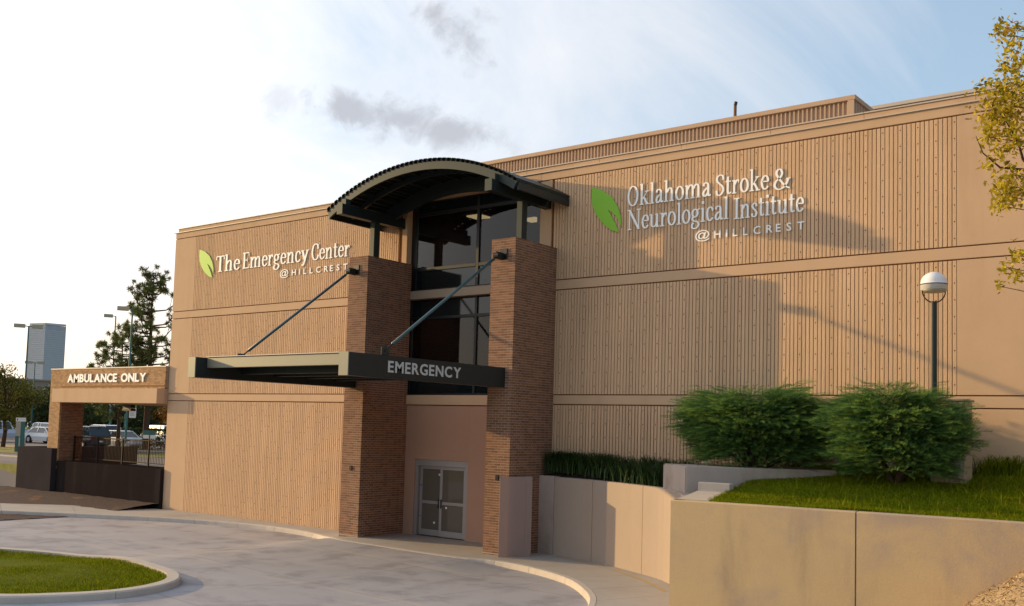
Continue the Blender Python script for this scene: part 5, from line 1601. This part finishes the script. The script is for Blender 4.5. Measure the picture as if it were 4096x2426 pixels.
def pole(x, y, h, heads, label, face=0.6, base=True, r=0.07):
    t = thing('street_light', (x, y, LOT), label, 'street light', 'parking lot lights')
    if base: MB().tube((x, y, LOT - 0.1), (x, y, LOT + 0.62), 0.28, n=12).build('concrete_base', M_walltop, t)
    MB().tube((x, y, LOT + (0.62 if base else 0)), (x, y, LOT + h), r * 1.2, r * 0.8, 10).build('pole', M_teal, t)
    c, s = math.cos(face), math.sin(face)
    for k in heads:
        a = (x + c * 0.25 * k, y + s * 0.25 * k); b = (x + c * 1.05 * k, y + s * 1.05 * k)
        px, py = -s * 0.24, c * 0.24
        MB().prism([(a[0] + px, a[1] + py), (b[0] + px, b[1] + py), (b[0] - px, b[1] - py), (a[0] - px, a[1] - py)], LOT + h - 0.12, LOT + h + 0.16).build('lamp_head', M_lamp, t)
        MB().tube((x, y, LOT + h), (a[0], a[1], LOT + h + 0.02), 0.04, n=6).build('arm', M_teal, t)
    return t


pole(-79.6, 14.15, 9.5, (-1, 1), 'tallest twin headed teal street light in front of the pale tower', 1.05)
pole(-113.7, 31.9, 8.4, (-1, 1), 'smaller twin headed street light left of the brick canopy', 1.05)
pole(-132.3, 42.9, 6.5, (1,), 'distant single headed street light beside the brick pier', 1.05)
pole(-99, 33.0, 7.5, (1,), 'street light pole seen through the opening above the white suv', 1.05)
pole(-90, 29.2, 7.5, (-1,), 'street light pole seen through the opening above the white sedan', 1.05)
bp_ = pole(-67.2, 15.6, 10.4, (-1,), 'street light carrying a banner beside the building corner', 1.05)
pole(-88.2, 26.6, 12.0, (-1,), 'street light head showing among the pine boughs', 1.05)
bn = thing('banner', (-66.9, 16.1, 4.0), 'green and white vertical banner hung on the street light pole', 'banner')
bx0, by0 = -67.12, 15.72
dxb, dyb = 0.26, 0.40
for z0, z1, m_, nm in ((4.35, 4.80, M_banner_g, 'green_field'), (3.62, 4.35, M_banner_w, 'white_field')):
    MB().prism([(bx0, by0), (bx0 + dxb, by0 + dyb), (bx0 + dxb - 0.012, by0 + dyb + 0.008), (bx0 - 0.012, by0 + 0.008)], z0 + .002, z1 - .002).build(nm, m_, bn)
ms = MB()
for z in (4.56, 4.02, 3.90, 3.80): ms.prism([(bx0 + 0.06 + .004, by0 + 0.07 - .006), (bx0 + 0.20 + .004, by0 + 0.32 - .006), (bx0 + 0.20, by0 + 0.32), (bx0 + 0.06, by0 + 0.07)], z, z + 0.035)
ms.build('printed_line', M_alu, bn)
sg = thing('sign_pylon', (-67.4, 8.0, LOT), 'beige pylon sign with white cap on two teal legs near the left edge', 'sign')
u = Vector((0.50, 0.86, 0))
def sgb(t0, t1, z0, z1, d0, d1, nm, m_):
    n2 = Vector((0.86, -0.5, 0)); a = Vector((-67.5, 7.75, 0)) + u * t0; b = Vector((-67.5, 7.75, 0)) + u * t1
    pts_ = [a + n2 * d0, b + n2 * d0, b + n2 * d1, a + n2 * d1]
    MB().prism([(q.x, q.y) for q in pts_], LOT + z0, LOT + z1).build(nm, m_, sg)
sgb(0.0, 0.22, 0, 1.05, -0.06, 0.06, 'leg', M_teal); sgb(0.30, 0.56, 0, 2.02, -0.06, 0.06, 'leg', M_teal)
sgb(0.0, 0.30, 1.05, 2.0, -0.08, 0.08, 'panel', mat('beige_panel', (0.42, 0.38, 0.30), 0.6)); sgb(-0.02, 0.58, 2.02, 2.28, -0.09, 0.09, 'cap_panel', M_banner_w)
sgb(0.05, 0.11, 2.09, 2.21, 0.092, 0.096, 'emblem', M_red)
s3 = thing('small_sign', (-64.0, 15.5, LOT), 'small teal and white sign on a post by the banner pole', 'sign')
MB().tube((-64.0, 15.5, LOT), (-64.0, 15.5, LOT + 1.5), 0.05, n=8).build('post', M_teal, s3)
MB().prism([(-64.2, 15.12), (-63.78, 15.84), (-63.82, 15.87), (-64.24, 15.15)], LOT + 1.05, LOT + 1.3).build('white_field', M_banner_w, s3)
MB().prism([(-64.2, 15.12), (-63.78, 15.84), (-63.82, 15.87), (-64.24, 15.15)], LOT + 1.302, LOT + 1.62).build('teal_field', M_teal, s3)
# hedges and a rounded bush
def hedge(name, x0, y0, x1, y1, w, h, label, seed):
    r = np.random.default_rng(seed); n_ = 5200
    t = thing(name, ((x0 + x1) / 2, (y0 + y1) / 2, LOT), label, 'hedge', 'clipped hedges in the parking lot')
    a = r.random(n_); b = r.uniform(-1, 1, n_); c = r.random(n_)
    f = r.random(n_); c = np.where(f < 0.4, 1.0 + r.normal(0, .03, n_), c); b = np.where(f > 0.6, np.sign(b) * (1 + r.normal(0, .06, n_)), b)
    dx, dy = x1 - x0, y1 - y0; L_ = math.hypot(dx, dy)
    C = np.stack([x0 + dx * a - dy / L_ * b * w / 2, y0 + dy * a + dx / L_ * b * w / 2, LOT + c * h], 1)
    V, F = leaf_quads(C, 0.09, r)
    np_mesh('foliage', V, F, M_hedge, t)
hedge('hedge', -75.5, 20.4, -70.6, 24.4, 1.2, 1.55, 'dark clipped hedge behind the pine trunks', 1)
hedge('hedge', -71.6, 22.2, -66.5, 26.0, 1.2, 1.6, 'dark clipped hedge behind the banner pole', 2)
rb = thing('round_bush', (-68.2, 6.2, LOT), 'dark reddish round bush at the left edge by the pylon sign', 'bush')
r2 = np.random.default_rng(4); q = r2.normal(0, 1, (2200, 3)); q /= np.linalg.norm(q, axis=1)[:, None]; q *= r2.uniform(.75, 1.0, (2200, 1))
V, F = leaf_quads(np.array([-68.2, 6.0, LOT + 0.55]) + q * [0.85, 0.85, 0.62], 0.07, r2)
np_mesh('foliage', V, F, mat('plum_leaf', (0.07, 0.03, 0.025), 0.7, rnd=0.5), rb)
MB().tube((-68.2, 6.0, LOT - .1), (-68.2, 6.0, LOT + .5), 0.05).build('stem', M_bark, rb)

# ------------------------------------------------------------------ far buildings
tw = thing('office_tower', (-1374, 667, 0), 'tall pale grey office tower on the skyline', 'office tower')
tc_ = Vector((-1384, 681, 0)); up_ = Vector((0, 0, 1))
c_near = Vector((-1371.2, 672.6)); c_l = Vector((-1392.3, 656.3)); c_r = Vector((-1353.7, 686.6))
e1 = (c_l - c_near); e2 = (c_r - c_near)
e1 = Vector((-e2.y, e2.x)).normalized() * 30.0
e1 = Vector((-0.93, -0.20)).normalized() * 31.0; e2 = Vector((0.20, 0.93)).normalized() * 27.0
H_ = 130.5
cc = [c_near, c_near + e2, c_near + e2 + e1, c_near + e1]
MB().prism([(q.x, q.y) for q in cc], 0, H_ - 3).build('tower_core', M_sky2, tw)
fin = MB()
def fins(o_, e, n_, out_):
    for i in range(n_ + 1):
        p = o_ + e * (i / n_); d = e.normalized() * 0.38
        fin.prism([(p.x - d.x, p.y - d.y), (p.x + d.x, p.y + d.y), (p.x + d.x + out_.x, p.y + d.y + out_.y), (p.x - d.x + out_.x, p.y - d.y + out_.y)], 0, H_)
oa = Vector((0.20, -0.93)).normalized() * 0.5; ob = Vector((0.93, -0.2)).normalized() * 0.5
fins(c_near, e1, 20, oa); fins(c_near, e2, 18, ob)
o = fin.build('fin', M_sky1, tw); o['kind'] = 'stuff'
fl = MB()
def grow(k): return [c_near + oa * k + ob * k, c_near + e2 + ob * k - oa * 0, c_near + e2 + e1, c_near + e1 + oa * k]
for i in range(46):
    z = 2 + i * 2.62
    fl.prism([(q.x, q.y) for q in grow(0.55)], z, z + 1.25)
fl.build('spandrel_floor', M_sky1, tw)
MB().prism([(q.x, q.y) for q in grow(1.2)], H_ - 2.2, H_ + 0.5).build('parapet_crown', M_sky1, tw)
lb = thing('low_building', (-315, 118, 0), 'long low brown building behind the trees at the far left', 'building')
MB().box(-345, -290, 105, 128, 0, 13.4).build('wall', M_farb, lb)
MB().box(-345.5, -289.5, 104.5, 128.5, 13.4, 13.9).build('roof_edge', M_farb, lb)
pb_ = thing('low_building', (-170, 82, 0), 'pale flat roofed building glimpsed through the ambulance canopy', 'building')
MB().box(-200, -150, 70, 90, 0, 6.6).build('wall', M_farp, pb_)
wn = MB()
for i in range(9): wn.box(-198 + i * 5.2, -195 + i * 5.2, 69.9, 69.99, 3.0, 5.0)
wn.build('window', M_sky2, pb_)
MB().box(-200.4, -149.6, 69.6, 90.4, 6.6, 7.0).build('roof_edge', M_farb, pb_)
